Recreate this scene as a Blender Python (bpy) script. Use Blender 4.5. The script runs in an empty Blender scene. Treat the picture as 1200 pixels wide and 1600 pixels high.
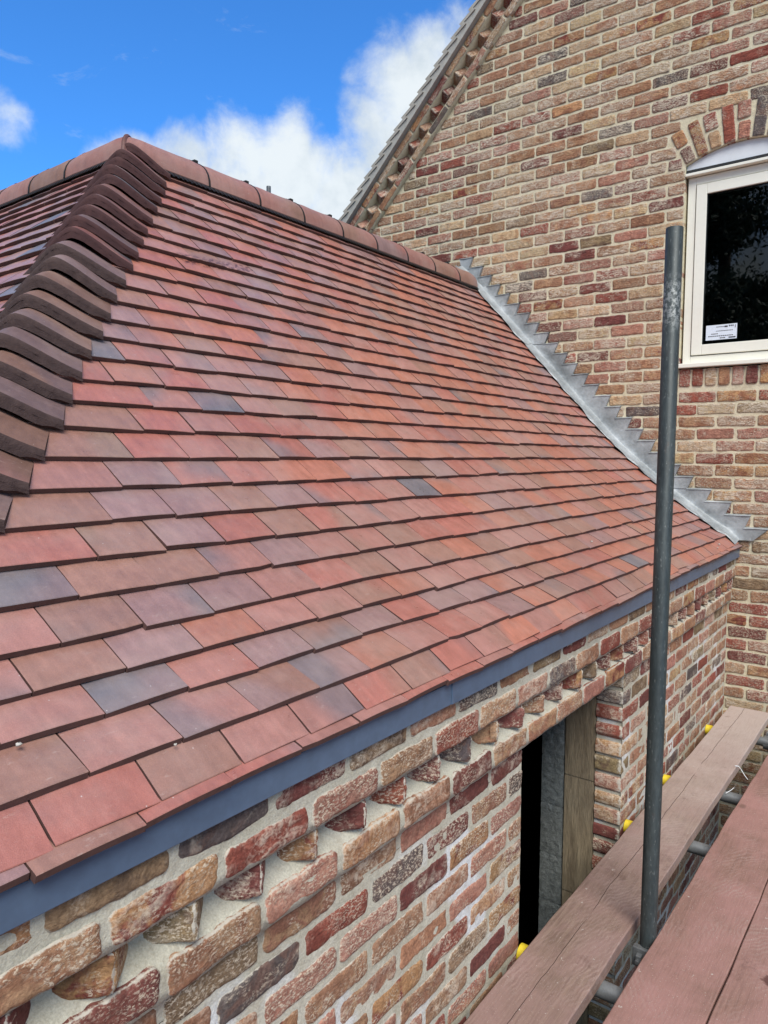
import bpy, math, random
import numpy as np
from mathutils import Vector, Matrix

random.seed(7); rng = np.random.default_rng(7)
D = bpy.data; SC = bpy.context.scene; COL = SC.collection
R = math.radians

# ------------------------------------------------------------------ camera
YAW, PITCH, ROLL, FPX = 0.643416, 0.0765385, 0.0040066, 1138.24
fw = Vector((math.cos(YAW)*math.cos(PITCH), math.sin(YAW)*math.cos(PITCH), -math.sin(PITCH)))
r0 = Vector((math.sin(YAW), -math.cos(YAW), 0)); u0 = r0.cross(fw)
rt = r0*math.cos(ROLL)+u0*math.sin(ROLL); up = u0*math.cos(ROLL)-r0*math.sin(ROLL)
cd = D.cameras.new('camera'); cam = D.objects.new('camera', cd); COL.objects.link(cam)
cam.matrix_world = Matrix(((rt.x, up.x, -fw.x, 0), (rt.y, up.y, -fw.y, 0), (rt.z, up.z, -fw.z, 0), (0, 0, 0, 1)))
cd.sensor_fit = 'VERTICAL'; cd.sensor_height = 36; cd.lens = FPX/1600*36
cd.clip_start = 0.02; cd.clip_end = 3000
SC.camera = cam

def pix_dir(x, y):
    return (fw + rt*((x-600)/FPX) - up*((y-800)/FPX)).normalized()

# ------------------------------------------------------------------ light
SUN_DIR = Vector((-0.55, -0.55, 0.90)).normalized()      # towards the veiled sun, behind the viewer
sl = D.lights.new('sun', 'SUN'); sl.energy = 1.9; sl.angle = R(34); sl.color = (1, .965, .91)
so = D.objects.new('sun', sl); COL.objects.link(so)
so.rotation_euler = SUN_DIR.to_track_quat('Z', 'Y').to_euler()
SC.view_settings.view_transform = 'Standard'; SC.view_settings.look = 'None'
SC.view_settings.exposure = 1.15; SC.view_settings.gamma = 1
SC.view_settings.use_curve_mapping = False
SC.render.engine = 'CYCLES'

class NT:
    def __init__(s, tree): s.t = tree; s.n = tree.nodes; s.l = tree.links
    def add(s, typ, **kw):
        n = s.n.new(typ)
        for k, v in kw.items(): setattr(n, k, v)
        return n
    def put(s, sock, v):
        if v is None: return
        if hasattr(v, 'is_output') or isinstance(v, bpy.types.NodeSocket): s.l.new(v, sock)
        elif isinstance(v, (tuple, list)) and sock.type == 'RGBA' and len(v) == 3: sock.default_value = (*v, 1)
        else: sock.default_value = v
    def math(s, op, a, b=None, c=None, clamp=False):
        n = s.add('ShaderNodeMath', operation=op, use_clamp=clamp)
        s.put(n.inputs[0], a); s.put(n.inputs[1], b); s.put(n.inputs[2], c); return n.outputs[0]
    def vmath(s, op, a, b=None, sc=None):
        n = s.add('ShaderNodeVectorMath', operation=op)
        s.put(n.inputs[0], a); s.put(n.inputs[1], b)
        if sc is not None: s.put(n.inputs['Scale'], sc)
        return n.outputs['Value' if op in ('DOT_PRODUCT', 'LENGTH', 'DISTANCE') else 'Vector']
    def mix(s, f, a, b, bt='MIX'):
        n = s.add('ShaderNodeMix', data_type='RGBA', blend_type=bt)
        s.put(n.inputs[0], f); s.put(n.inputs[6], a); s.put(n.inputs[7], b); return n.outputs[2]
    def mr(s, v, a, b, c=0., d=1., smooth=False):
        n = s.add('ShaderNodeMapRange', interpolation_type='SMOOTHSTEP' if smooth else 'LINEAR')
        s.put(n.inputs[0], v)
        for i, q in enumerate((a, b, c, d)): s.put(n.inputs[i+1], q)
        return n.outputs[0]
    def noise(s, vec, scale, detail=4, rough=.55, dist=0., out=0):
        n = s.add('ShaderNodeTexNoise'); s.put(n.inputs['Vector'], vec)
        n.inputs['Scale'].default_value = scale; n.inputs['Detail'].default_value = detail
        n.inputs['Roughness'].default_value = rough; n.inputs['Distortion'].default_value = dist
        return n.outputs[out]
    def mapping(s, vec, scale=(1, 1, 1), rot=(0, 0, 0), loc=(0, 0, 0)):
        n = s.add('ShaderNodeMapping'); s.put(n.inputs[0], vec)
        n.inputs[1].default_value = loc; n.inputs[2].default_value = rot; n.inputs[3].default_value = scale
        return n.outputs[0]
    def attr(s, name, out='Color'):
        n = s.add('ShaderNodeAttribute', attribute_name=name); return n.outputs[out]
    def sep(s, v):
        n = s.add('ShaderNodeSeparateXYZ'); s.put(n.inputs[0], v); return n.outputs
    def bump(s, h, strength, dist, nrm=None):
        n = s.add('ShaderNodeBump'); s.put(n.inputs['Height'], h)
        n.inputs['Strength'].default_value = strength; n.inputs['Distance'].default_value = dist
        s.put(n.inputs['Normal'], nrm); return n.outputs[0]

def lin(r, g, b):
    f = lambda c: (c/255/12.92) if c <= 10 else ((c/255+.055)/1.055)**2.4
    return (f(r), f(g), f(b))

def mat(name, base=(.5, .5, .5), rough=.7, metal=0., spec=.5):
    m = D.materials.new(name); m.use_nodes = True
    t = NT(m.node_tree); b = m.node_tree.nodes['Principled BSDF']
    b.inputs['Base Color'].default_value = (*base, 1); b.inputs['Roughness'].default_value = rough
    b.inputs['Metallic'].default_value = metal; b.inputs['Specular IOR Level'].default_value = spec
    return m, t, b

# ------------------------------------------------------------------ sky
w = D.worlds.new("World"); SC.world = w; w.use_nodes = True
t = NT(w.node_tree); bg = t.n['Background']
sky = t.add('ShaderNodeTexSky', sky_type='NISHITA')
sky.sun_disc = False; sky.sun_elevation = math.asin(SUN_DIR.z)
sky.sun_rotation = math.atan2(SUN_DIR.x, SUN_DIR.y)
sky.air_density = 1.0; sky.dust_density = .3; sky.ozone_density = 3.0
g = t.add('ShaderNodeTexCoord').outputs['Generated']
gn = t.vmath('NORMALIZE', g)
blobs = [(175, 268, 50, .9), (215, 255, 55, 1), (290, 262, 75, 1), (370, 262, 85, 1), (450, 285, 100, 1), (540, 330, 110, 1), (600, 200, 75, .85),
         (640, 140, 85, .95), (680, 100, 70, 1), (660, 250, 130, 1), (0, 190, 55, .75), (560, 115, 30, .5), (715, 40, 45, .6)]
acc = None
for (x, y, rad, k) in blobs:
    d = pix_dir(x, y); ang = rad/FPX
    dist = t.vmath('DISTANCE', gn, tuple(d))
    v = t.mr(dist, ang*1.5, ang*.2, 0, k, True)
    acc = v if acc is None else t.math('MAXIMUM', acc, v)
n1 = t.noise(gn, 9, 9, .62, .25); n2 = t.noise(gn, 30, 6, .6, .2)
nn = t.math('ADD', t.math('MULTIPLY', n1, .75), t.math('MULTIPLY', n2, .25))
loc_m = t.mr(t.math('ADD', acc, t.math('MULTIPLY', t.math('SUBTRACT', nn, .5), 1.7)), .40, 1.02, 0, .97, True)
# broad unseen cloud added behind and above the viewer for soft light
side = t.mr(t.vmath('DOT_PRODUCT', gn, tuple(fw)), .35, .72, 1, 0, True)
broad = t.math('MULTIPLY', side, t.mr(t.noise(gn, 2.2, 8, .6), .38, .58, 0, 1, True))
wisp = t.math('MULTIPLY', t.mr(t.noise(t.mapping(gn, (1, 1.6, 3)), 9, 8, .65, .5), .60, .80, 0, .5), .6)
m_all = t.math('MAXIMUM', t.math('MAXIMUM', loc_m, broad), wisp)
shade = t.mr(t.noise(t.mapping(gn, loc=(.03, .02, -.04)), 11, 6, .6, .2), .35, .62, .62, 1.0, True)
ccol = t.mix(shade, (1.7, 2.2, 2.7), (3.9, 4.2, 4.35))
ccol = t.mix(t.math('MULTIPLY', side, .42), ccol, (.6, .62, .65))
blue = t.mix(1.0, sky.outputs[0], (0.27, .68, 1.10), 'MULTIPLY')
t.l.new(t.mix(m_all, blue, ccol), bg.inputs[0])
bg.inputs[1].default_value = 0.1

# ------------------------------------------------------------------ mesh helpers
class MB:
    """collects faces; build() links them as ONE mesh object"""
    def __init__(s): s.v = []; s.f = []; s.m = []; s.n = 0; s.at = {}
    def addarr(s, V, F, mi=0, **attrs):
        V = np.asarray(V, float); k = len(V)
        s.v.append(V); 
        for f in F: s.f.append([int(i)+s.n for i in f])
        s.m += [mi]*len(F)
        for nme in set(list(s.at)+list(attrs)):
            a = attrs.get(nme)
            if nme not in s.at: s.at[nme] = [np.zeros((s.n, 3))] if s.n else []
            if a is None: a = np.zeros((k, 3))
            a = np.asarray(a, float)
            if a.ndim == 1: a = np.tile(a, (k, 1))
            s.at[nme].append(a)
        s.n += k
    def box(s, a, b, mi=0, **at):
        (x0, y0, z0), (x1, y1, z1) = a, b
        V = [(x, y, z) for x in (x0, x1) for y in (y0, y1) for z in (z0, z1)]
        F = [(0, 1, 3, 2), (4, 6, 7, 5), (0, 4, 5, 1), (2, 3, 7, 6), (0, 2, 6, 4), (1, 5, 7, 3)]
        s.addarr(V, F, mi, **at)
    def tube(s, p, q, r, n=24, mi=0, cap=True, r2=None):
        p = Vector(p); q = Vector(q); d = (q-p).normalized()
        a = d.orthogonal().normalized(); b = d.cross(a); r2 = r if r2 is None else r2
        V = [p+(a*math.cos(2*math.pi*i/n)+b*math.sin(2*math.pi*i/n))*r for i in range(n)]
        V += [q+(a*math.cos(2*math.pi*i/n)+b*math.sin(2*math.pi*i/n))*r2 for i in range(n)]
        F = [(i, (i+1) % n, n+(i+1) % n, n+i) for i in range(n)]
        if cap: F += [tuple(range(n-1, -1, -1)), tuple(range(n, 2*n))]
        s.addarr([tuple(v) for v in V], F, mi)
    def prism(s, pts, off, mi=0):
        n = len(pts); o = Vector(off)
        V = [tuple(p) for p in pts]+[tuple(Vector(p)+o) for p in pts]
        F = [tuple(range(n-1, -1, -1)), tuple(range(n, 2*n))]+[(i, (i+1) % n, n+(i+1) % n, n+i) for i in range(n)]
        s.addarr(V, F, mi)
    def build(s, name, mats, parent=None, smooth=False, bevel=0, edge=None):
        V = np.concatenate(s.v)
        org = ROOT.get(parent.name, Vector((0, 0, 0))) if parent is not None else Vector((0, 0, 0))
        me = D.meshes.new(name); me.from_pydata((V-np.array(org)).tolist(), [], s.f)
        for m in (mats if isinstance(mats, (list, tuple)) else [mats]): me.materials.append(m)
        me.polygons.foreach_set('material_index', s.m)
        if smooth: me.polygons.foreach_set('use_smooth', [True]*len(s.f))
        for k, arrs in s.at.items():
            A = np.concatenate(arrs)
            at = me.attributes.new(k, 'FLOAT_VECTOR', 'POINT'); at.data.foreach_set('vector', A.ravel())
        me.update()
        o = D.objects.new(name, me); COL.objects.link(o)
        if parent is not None: o.parent = parent; ROOT[o.name] = org
        if bevel:
            b = o.modifiers.new('bevel', 'BEVEL'); b.width = bevel; b.segments = 2; b.limit_method = 'ANGLE'; b.angle_limit = R(40)
        if smooth and edge:
            e = o.modifiers.new('es', 'EDGE_SPLIT'); e.split_angle = R(edge)
        return o

ROOT = {}
def tag(o, label=None, cat=None, group=None, kind=None):
    if label: o['label'] = label
    if cat: o['category'] = cat
    if group: o['group'] = group
    if kind: o['kind'] = kind
    return o
def thing(name, loc, label, cat, group=None):
    o = D.objects.new(name, None); COL.objects.link(o); o.location = loc; o.empty_display_size = .1
    ROOT[o.name] = Vector(loc); return tag(o, label, cat, group)

# ------------------------------------------------------------------ materials
def brick_material(name, bump=1.0, gain=1.0, aniso=3.2, smear=1.0, lime=0.):
    m, t, b = mat(name, rough=.9, spec=.25)
    oc = t.add('ShaderNodeTexCoord').outputs['Object']
    c1 = t.attr('bcol', 'Vector'); c2 = t.attr('bcol2', 'Vector'); rn = t.attr('brnd', 'Vector'); bl = t.attr('bloc', 'Vector')
    rs = t.sep(rn)
    p = t.vmath('ADD', bl, t.vmath('SCALE', rn, sc=9.0))
    big = t.noise(p, 14, 5, .65, .6)
    cc = t.mix(t.mr(big, .47, .60, 0, 1, True), c1, c2)
    cc = t.mix(1.0, cc, (gain*1.03, gain*.985, gain*.92), 'MULTIPLY')
    fine = t.noise(p, 160, 4, .7)
    cc = t.mix(1.0, cc, t.mix(t.mr(fine, .3, .7), (.60, .57, .55), (1.28, 1.25, 1.2)), 'MULTIPLY')
    med = t.noise(p, 45, 4, .6)
    cc = t.mix(1.0, cc, t.mix(t.mr(med, .3, .7), (.78, .76, .75), (1.18, 1.17, 1.15)), 'MULTIPLY')
    # lime smears caught on the raised folds
    fold_v = t.mapping(p, (1.0, aniso, 1.0), rot=(0, 0, .18))
    fold = t.noise(fold_v, 22, 5, .62, 1.6)
    sm = t.noise(p, 9, 5, .7, .4)
    wamt = t.math('MULTIPLY', t.mr(t.math('ADD', sm, t.math('MULTIPLY', rs[1], .36)), .70-lime, .90-lime*1.4, 0, 1, True),
                  t.mr(t.math('ADD', fold, t.math('MULTIPLY', fine, .55)), .66, .92, 0, 1, True))
    cc = t.mix(t.math('MULTIPLY', wamt, .75*smear), cc, (.66, .565, .44))
    # cream stipple: sand and lime grains sitting in patches on the face
    stp = t.math('MULTIPLY', t.mr(t.noise(t.mapping(p, (1, 1.7, 1)), 120, 3, .75), .50, .60, 0, 1), t.mr(t.math('ADD', t.noise(p, 12, 3, .6), t.math('MULTIPLY', rs[2], .30)), .58-lime, .78-lime, 0, .85, True))
    cc = t.mix(stp, cc, (.62, .52, .39))
    # mortar dragged over the edges of the face
    ed = t.attr('bedge', 'Vector')
    es = t.math('ADD', t.sep(ed)[0], t.math('MULTIPLY', t.math('SUBTRACT', t.noise(p, 55, 5, .7), .5), .012))
    cc = t.mix(t.mr(es, .0005, .0022, .9, 0), cc, t.mix(1.0, cc, (.5, .46, .38), 'MIX'))
    # black burnt flecks
    fl = t.mr(t.noise(p, 70, 3, .6), .70, .76, 0, .6)
    cc = t.mix(fl, cc, (.05, .04, .04))
    t.l.new(cc, b.inputs['Base Color'])
    h = t.math('ADD', t.math('MULTIPLY', t.mr(fold, .35, .65), 1.0), t.math('MULTIPLY', fine, .35))
    h = t.math('ADD', t.math('ADD', h, t.math('MULTIPLY', stp, .35)), t.math('MULTIPLY', med, .45))
    t.l.new(t.bump(h, .9*bump, .0045*bump), b.inputs['Normal'])
    return m
def mortar_material(name, ca, cb, lime=0.):
    m, t, b = mat(name, rough=.95, spec=.15)
    oc = t.add('ShaderNodeTexCoord').outputs['Object']
    n = t.noise(oc, 6, 6, .6); f = t.noise(oc, 260, 3, .7)
    cc = t.mix(t.mr(n, .35, .65), ca, cb)
    if lime:
        lm = t.mr(t.noise(oc, 3.2, 4, .6), .50, .60, 0, lime, True)
        z = t.sep(oc)[2]
        lm = t.math('MULTIPLY', lm, t.mr(z, 2.12, 2.02, 0, 1, True))
        cc = t.mix(lm, cc, (.72, .74, .76))
    cc = t.mix(1.0, cc, t.mix(t.mr(f, .3, .7), (.78, .77, .75), (1.15, 1.15, 1.14)), 'MULTIPLY')
    st_ = t.mr(t.noise(oc, 26, 6, .7), .50, .72, 0, .40)
    cc = t.mix(st_, cc, (.25, .19, .13))
    t.l.new(cc, b.inputs['Base Color'])
    h = t.math('ADD', t.math('MULTIPLY', f, .4), t.noise(oc, 50, 4, .6))
    t.l.new(t.bump(h, .8, .004), b.inputs['Normal'])
    return m
M_brick = brick_material('gable_brick', gain=1.36, smear=1.25, lime=.045, bump=1.1)
M_brickf = brick_material('front_brick', bump=.6, gain=1.10, aniso=1.5, smear=.8)
M_mortar = mortar_material('buff_mortar', lin(204, 193, 164), lin(218, 209, 182))
M_mortarf = mortar_material('pale_mortar', lin(178, 173, 155), lin(197, 192, 176), lime=.75)

SPL = [(SPX[0]-4.5875, SPX[1]-.936, SPX[2]+3.0) for SPX in ((1.73, 2.205, .718), (2.08, 2.245, .752))]
def tile_material(name, rough=.5, spec=.5):
    m, t, b = mat(name, rough=rough, spec=spec)
    c1 = t.attr('bcol', 'Vector'); c2 = t.attr('bcol2', 'Vector'); rn = t.attr('brnd', 'Vector'); bl = t.attr('bloc', 'Vector')
    rs = t.sep(rn); q = t.sep(bl)
    p = t.vmath('ADD', bl, t.vmath('SCALE', rn, sc=7.0))
    # smoke flashing from one edge of the tile, soft and uneven
    ramp = t.math('ADD', t.math('MULTIPLY', q[0], t.mr(rs[2], 0, 1, -14, 14)), t.math('MULTIPLY', q[1], t.mr(rs[0], 0, 1, -11, 11)))
    big = t.noise(p, 6, 3, .5, .3)
    k = t.math('ADD', ramp, t.math('MULTIPLY', t.math('SUBTRACT', big, .5), 2.6))
    k = t.mr(t.math('ADD', k, t.mr(rs[1], 0, 1, -1.05, .15)), -.35, .85, 0, 1, True)
    cc = t.mix(k, c1, c2)
    blot = t.mr(t.noise(p, 26, 5, .65), .3, .7)
    cc = t.mix(1.0, cc, t.mix(blot, (.88, .88, .88), (1.1, 1.1, 1.1)), 'MULTIPLY')
    strk = t.noise(t.mapping(p, (1.0, .16, 1)), 60, 4, .6)
    cc = t.mix(1.0, cc, t.mix(t.mr(strk, .3, .7), (.90, .88, .86), (1.12, 1.10, 1.08)), 'MULTIPLY')
    fine = t.noise(p, 600, 2, .6)
    cc = t.mix(1.0, cc, t.mix(t.mr(fine, .3, .7), (.86, .86, .86), (1.13, 1.13, 1.13)), 'MULTIPLY')
    # pale scuffs and specks of mortar
    sc = t.math('MULTIPLY', t.mr(t.noise(t.mapping(p, (1, 2.6, 1), rot=(0, 0, .5)), 34, 6, .75), .60, .80, 0, .5), t.mr(rs[2], .35, .8, 0, 1))
    oc = t.add('ShaderNodeTexCoord').outputs['Object']
    dirt = t.mr(t.noise(oc, 3.5, 6, .65), .42, .66, 0, .28, True)
    cc = t.mix(dirt, cc, (.40, .29, .25))
    cc = t.mix(sc, cc, (.60, .50, .44))
    vo = t.add('ShaderNodeTexVoronoi'); vo.inputs['Scale'].default_value = 42; t.put(vo.inputs['Vector'], p)
    sp = t.math('MULTIPLY', t.mr(vo.outputs['Distance'], .035, .06, 1, 0), t.math('GREATER_THAN', t.sep(vo.outputs['Color'])[0], .55))
    cc = t.mix(t.math('MULTIPLY', sp, .7), cc, (.62, .55, .5))
    # brown splashes dried on the upper left tiles
    a_ = SPL[0]; b_ = SPL[1]; ab_ = [b_[i]-a_[i] for i in range(3)]; L2 = sum(v*v for v in ab_)
    u_ = t.math('DIVIDE', t.vmath('DOT_PRODUCT', t.vmath('SUBTRACT', oc, tuple(a_)), tuple(ab_)), L2, clamp=True)
    pr_ = t.vmath('ADD', t.vmath('SCALE', tuple(ab_), sc=u_), tuple(a_))
    dd_ = t.vmath('DISTANCE', oc, pr_)
    spn = t.math('MULTIPLY', t.mr(t.noise(oc, 75, 4, .7), .50, .53), t.mr(dd_, .020, .035, 1, 0))
    cc = t.mix(t.math('MULTIPLY', spn, .95), cc, (.07, .02, .018))
    t.l.new(cc, b.inputs['Base Color'])
    t.l.new(t.mr(blot, 0, 1, rough-.08, rough+.1), b.inputs['Roughness'])
    h = t.math('ADD', t.math('MULTIPLY', fine, .5), t.math('MULTIPLY', t.noise(p, 60, 4, .6), 1.0))
    t.l.new(t.bump(h, .6, .0016), b.inputs['Normal'])
    return m
M_tile = tile_material('clay_tile', .35, spec=.95)
M_ridge = tile_material('ridge_clay', .55)
M_bonnet = tile_material('bonnet_clay', .6)
def simple(name, ca, cb, scale=20, rough=.7, bump=.3, bd=.002, metal=0., spec=.4, sc3=(1, 1, 1), det=5, sp=.12):
    m, t, b = mat(name, rough=rough, metal=metal, spec=spec)
    oc = t.mapping(t.add('ShaderNodeTexCoord').outputs['Object'], sc3)
    n = t.noise(oc, scale, det, .6, .3)
    cc = t.mix(t.mr(n, .3, .7), ca, cb)
    f = t.noise(oc, scale*9, 3, .6)
    cc = t.mix(1.0, cc, t.mix(t.mr(f, .3, .7), (1-sp,)*3, (1+sp*.85,)*3), 'MULTIPLY')
    t.l.new(cc, b.inputs['Base Color'])
    t.l.new(t.mr(n, .3, .7, rough-.07, rough+.07), b.inputs['Roughness'])
    t.l.new(t.bump(t.math('ADD', n, t.math('MULTIPLY', f, .4)), bump, bd), b.inputs['Normal'])
    return m
M_tedge = simple('tile_edge', (.085, .042, .035), (.12, .06, .05), 60, .85)  # darker than the faces: shade of down-turned edges put into the colour
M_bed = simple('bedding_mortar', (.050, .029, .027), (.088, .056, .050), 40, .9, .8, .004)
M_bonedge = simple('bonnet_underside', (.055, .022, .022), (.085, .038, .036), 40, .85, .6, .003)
M_fascia = simple('slate_blue_fascia', (.074, .116, .180), (.086, .128, .192), 3, .38, .05, .001, spec=.5)
M_black = simple('black_plastic', (.012, .012, .013), (.02, .02, .02), 50, .5)
M_cream = simple('cream_paint', (.78, .765, .655), (.82, .80, .69), 5, .42, .03, .0004, sp=.02)
M_white = simple('white_panel', (.68, .70, .71), (.74, .76, .77), 8, .5, .03, .0004, sp=.02)
M_gasket = simple('dark_gasket', (.015, .015, .015), (.025, .025, .025), 30, .6)
M_verge = simple('undercloak_cement', (.40, .39, .35), (.50, .48, .43), 25, .85, .6, .003)
M_lead = simple('lead_sheet', (.20, .215, .215), (.46, .48, .48), 7, .50, .6, .008, metal=.2, spec=.5)
M_steel = simple('galvanised_tube', (.12, .125, .125), (.24, .25, .25), 18, .5, .4, .001, metal=.35)
M_pole = simple('dark_steel_tube', (.028, .036, .036), (.056, .068, .067), 16, .5, .5, .0012, metal=.25, sc3=(1, 1, .25), sp=.25)
def pole_extra(m):
    t = NT(m.node_tree); b = t.n['Principled BSDF']; oc = t.add('ShaderNodeTexCoord').outputs['Object']; z = t.sep(oc)[2]
    old = b.inputs['Base Color'].links[0].from_socket
    sp = t.mr(t.noise(t.mapping(oc, (1, 1, .35)), 170, 3, .6), .62, .70, 0, .5)
    cc = t.mix(sp, old, (.20, .21, .20))
    rust = t.mr(t.noise(t.mapping(oc, (1, 1, .5)), 24, 6, .75), .62, .74, 0, .5)
    cc = t.mix(rust, cc, (.075, .050, .038))
    pt = t.math('MULTIPLY', t.mr(t.math('ABSOLUTE', t.math('SUBTRACT', z, 3.44)), .03, .09, 1, 0), t.mr(t.noise(oc, 90, 4, .7), .48, .56, 0, .6))
    cc = t.mix(pt, cc, (.33, .34, .33))
    t.l.new(cc, b.inputs['Base Color'])
pole_extra(M_pole)
M_yellow = simple('yellow_cap', (.62, .46, .02), (.78, .60, .04), 30, .5)
M_room = simple('unlit_room', (.006, .006, .006), (.010, .010, .010), 4, .9)  # near-black colour stands in for the lack of light inside both rooms
M_block = simple('grey_block', (.12, .132, .125), (.27, .29, .275), 48, .95, 1.0, .02, det=10, sp=.35)
M_jamb = simple('brown_sawn_jamb', (.14, .105, .066), (.30, .24, .155), 22, .9, 1.0, .006, sc3=(1, 1, .14), sp=.25, det=8)
M_ground = simple('trodden_earth', (.03, .025, .018), (.06, .05, .037), 1.5, .95, .8, .03)
M_gravelly = simple('grey_roof_tile', (.30, .28, .24), (.42, .39, .34), 12, .8)
M_paper = simple('label_paper', (.66, .72, .78), (.72, .78, .84), 30, .5)
M_ink = simple('label_ink', (.03, .03, .035), (.06, .06, .065), 60, .6)
M_bark = simple('bark', (.05, .035, .025), (.09, .065, .045), 10, .9)
M_crumb = simple('mortar_crumb', (.45, .42, .36), (.6, .56, .5), 80, .95, .8, .003)
def leaf_material():
    m, t, b = mat('dark_foliage', (.03, .06, .02), .55)
    oc = t.add('ShaderNodeTexCoord').outputs['Object']
    t.l.new(t.mix(t.noise(oc, 2, 3), (.018, .036, .014), (.05, .085, .03)), b.inputs['Base Color']); return m
M_leaf = leaf_material()

# glass: fresnel reflection over a see-through pane
M_glass = D.materials.new('window_glass'); M_glass.use_nodes = True
t = NT(M_glass.node_tree); t.n.clear()
out = t.add('ShaderNodeOutputMaterial'); ms = t.add('ShaderNodeMixShader')
fr = t.add('ShaderNodeFresnel'); fr.inputs[0].default_value = 1.65
tr = t.add('ShaderNodeBsdfTransparent'); tr.inputs[0].default_value = (.5, .55, .55, 1)
gl = t.add('ShaderNodeBsdfGlossy'); gl.inputs['Roughness'].default_value = .012
t.l.new(fr.outputs[0], ms.inputs[0]); t.l.new(tr.outputs[0], ms.inputs[1]); t.l.new(gl.outputs[0], ms.inputs[2])
t.l.new(ms.outputs[0], out.inputs[0])

def board_material(name, ca, cb, dust, crack=None, stain=None, arcs=(0, 0)):
    m, t, b = mat(name, rough=.85, spec=.2)
    oc = t.add('ShaderNodeTexCoord').outputs['Object']; s = t.sep(oc)
    grain = t.noise(t.mapping(oc, (1, 14, 14)), 9, 6, .62, .8)
    cc = t.mix(t.mr(grain, .38, .62), ca, cb)
    dn = t.noise(oc, 4.5, 6, .65, .4)
    cc = t.mix(t.mr(dn, .34, .64, .10, .92), cc, dust)
    # curved saw and brush marks left in the dust
    wv = t.add('ShaderNodeTexWave', wave_type='RINGS', rings_direction='Z', wave_profile='SIN')
    t.put(wv.inputs['Vector'], t.mapping(oc, (1, 1.6, 1), loc=(-arcs[0], -arcs[1]*1.6, 0)))
    wv.inputs['Scale'].default_value = 15; wv.inputs['Distortion'].default_value = 9
    wv.inputs['Detail'].default_value = 3; wv.inputs['Detail Scale'].default_value = 1.3
    am = t.mr(t.noise(oc, 5, 4, .6), .50, .70, 0, .42)
    cc = t.mix(t.math('MULTIPLY', t.mr(wv.outputs['Fac'], .35, .9), am), cc, (.40, .29, .25))
    scr = t.mr(t.noise(t.mapping(oc, (3, 30, 1), rot=(0, 0, .5)), 8, 5, .7), .58, .76, 0, .4)
    cc = t.mix(scr, cc, (.42, .32, .28))
    spk = t.mr(t.noise(oc, 240, 2, .6), .66, .71, 0, .65)
    cc = t.mix(spk, cc, (.50, .44, .39))
    bl2 = t.mr(t.noise(oc, 55, 3, .6), .70, .735, 0, .7)
    cc = t.mix(bl2, cc, (.52, .47, .42))
    if crack is not None: cc = t.mix(t.mr(t.math('ADD', s[0], t.math('MULTIPLY', t.noise(oc, 5, 5, .7), 1.6)), 3.2, 5.0, 0, .75), cc, (.50, .42, .37))
    # dark scuffs with their own outlines
    dk = t.mr(t.noise(oc, 7.5, 8, .8, .3), .58, .74, 0, .6)
    gr2 = t.mr(t.noise(t.mapping(oc, (1.2, 30, 1)), 14, 5, .7), .5, .72, 0, .35)
    cc = t.mix(gr2, cc, (.17, .10, .08))
    cc = t.mix(dk, cc, (.10, .055, .045))
    knot = t.add('ShaderNodeTexVoronoi'); knot.inputs['Scale'].default_value = 2.4; t.put(knot.inputs['Vector'], t.mapping(oc, (1, 1.6, 1)))
    cc = t.mix(t.mr(knot.outputs['Distance'], .03, .075, .5, 0), cc, (.09, .055, .04))
    h = t.math('ADD', grain, t.math('MULTIPLY', t.noise(oc, 90, 4, .6), .5))
    if crack is not None:
        off = t.math('MULTIPLY', t.math('SUBTRACT', t.noise(t.mapping(oc, (1, 0, 0)), 2.4, 4, .6), .5), .035)
        d = t.math('ABSOLUTE', t.math('SUBTRACT', t.math('SUBTRACT', s[1], crack), off))
        ck = t.math('MULTIPLY', t.mr(d, .0003, .0013, .9, 0), t.mr(t.noise(t.mapping(oc, (1, 0, 0)), 3, 2), .36, .42))
        cc = t.mix(ck, cc, (.035, .02, .018)); h = t.math('SUBTRACT', h, t.math('MULTIPLY', ck, 2))
    if stain is not None:
        dd = t.vmath('DISTANCE', t.mapping(oc, (1, 1, 0)), (stain[0], stain[1], 0))
        sn = t.math('ADD', dd, t.math('MULTIPLY', t.math('SUBTRACT', t.noise(oc, 38, 5, .7), .5), .045))
        cc = t.mix(t.mr(sn, .018, .028, .85, 0), cc, (.085, .035, .03))
    t.l.new(cc, b.inputs['Base Color'])
    t.l.new(t.bump(h, .5, .002), b.inputs['Normal'])
    return m

# ------------------------------------------------------------------ brick builder
PAL = {  # base colour, blotch colour
 'tan':   (lin(150, 118, 96), lin(132, 98, 80)), 'brown': (lin(138, 104, 86), lin(154, 126, 102)),
 'pink':  (lin(154, 116, 104), lin(138, 96, 86)), 'buff': (lin(172, 152, 124), lin(156, 128, 102)),
 'red':   (lin(132, 78, 68), lin(120, 68, 60)), 'maroon': (lin(108, 66, 63), lin(98, 60, 58)),
 'grey':  (lin(86, 80, 82), lin(98, 80, 76)), 'ochre': (lin(160, 128, 96), lin(136, 98, 78)),
 'mix':   (lin(152, 120, 90), lin(112, 62, 56)), 'olive': (lin(128, 112, 90), lin(104, 88, 74))}
W_G = ['tan']*24+['brown']*16+['pink']*14+['buff']*17+['red']*10+['maroon']*10+['grey']*8+['ochre']*5+['mix']*3+['olive']*4
W_F = ['tan']*14+['brown']*20+['pink']*20+['buff']*5+['red']*16+['maroon']*14+['grey']*6+['ochre']*2+['mix']*5+['olive']*5

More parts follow.
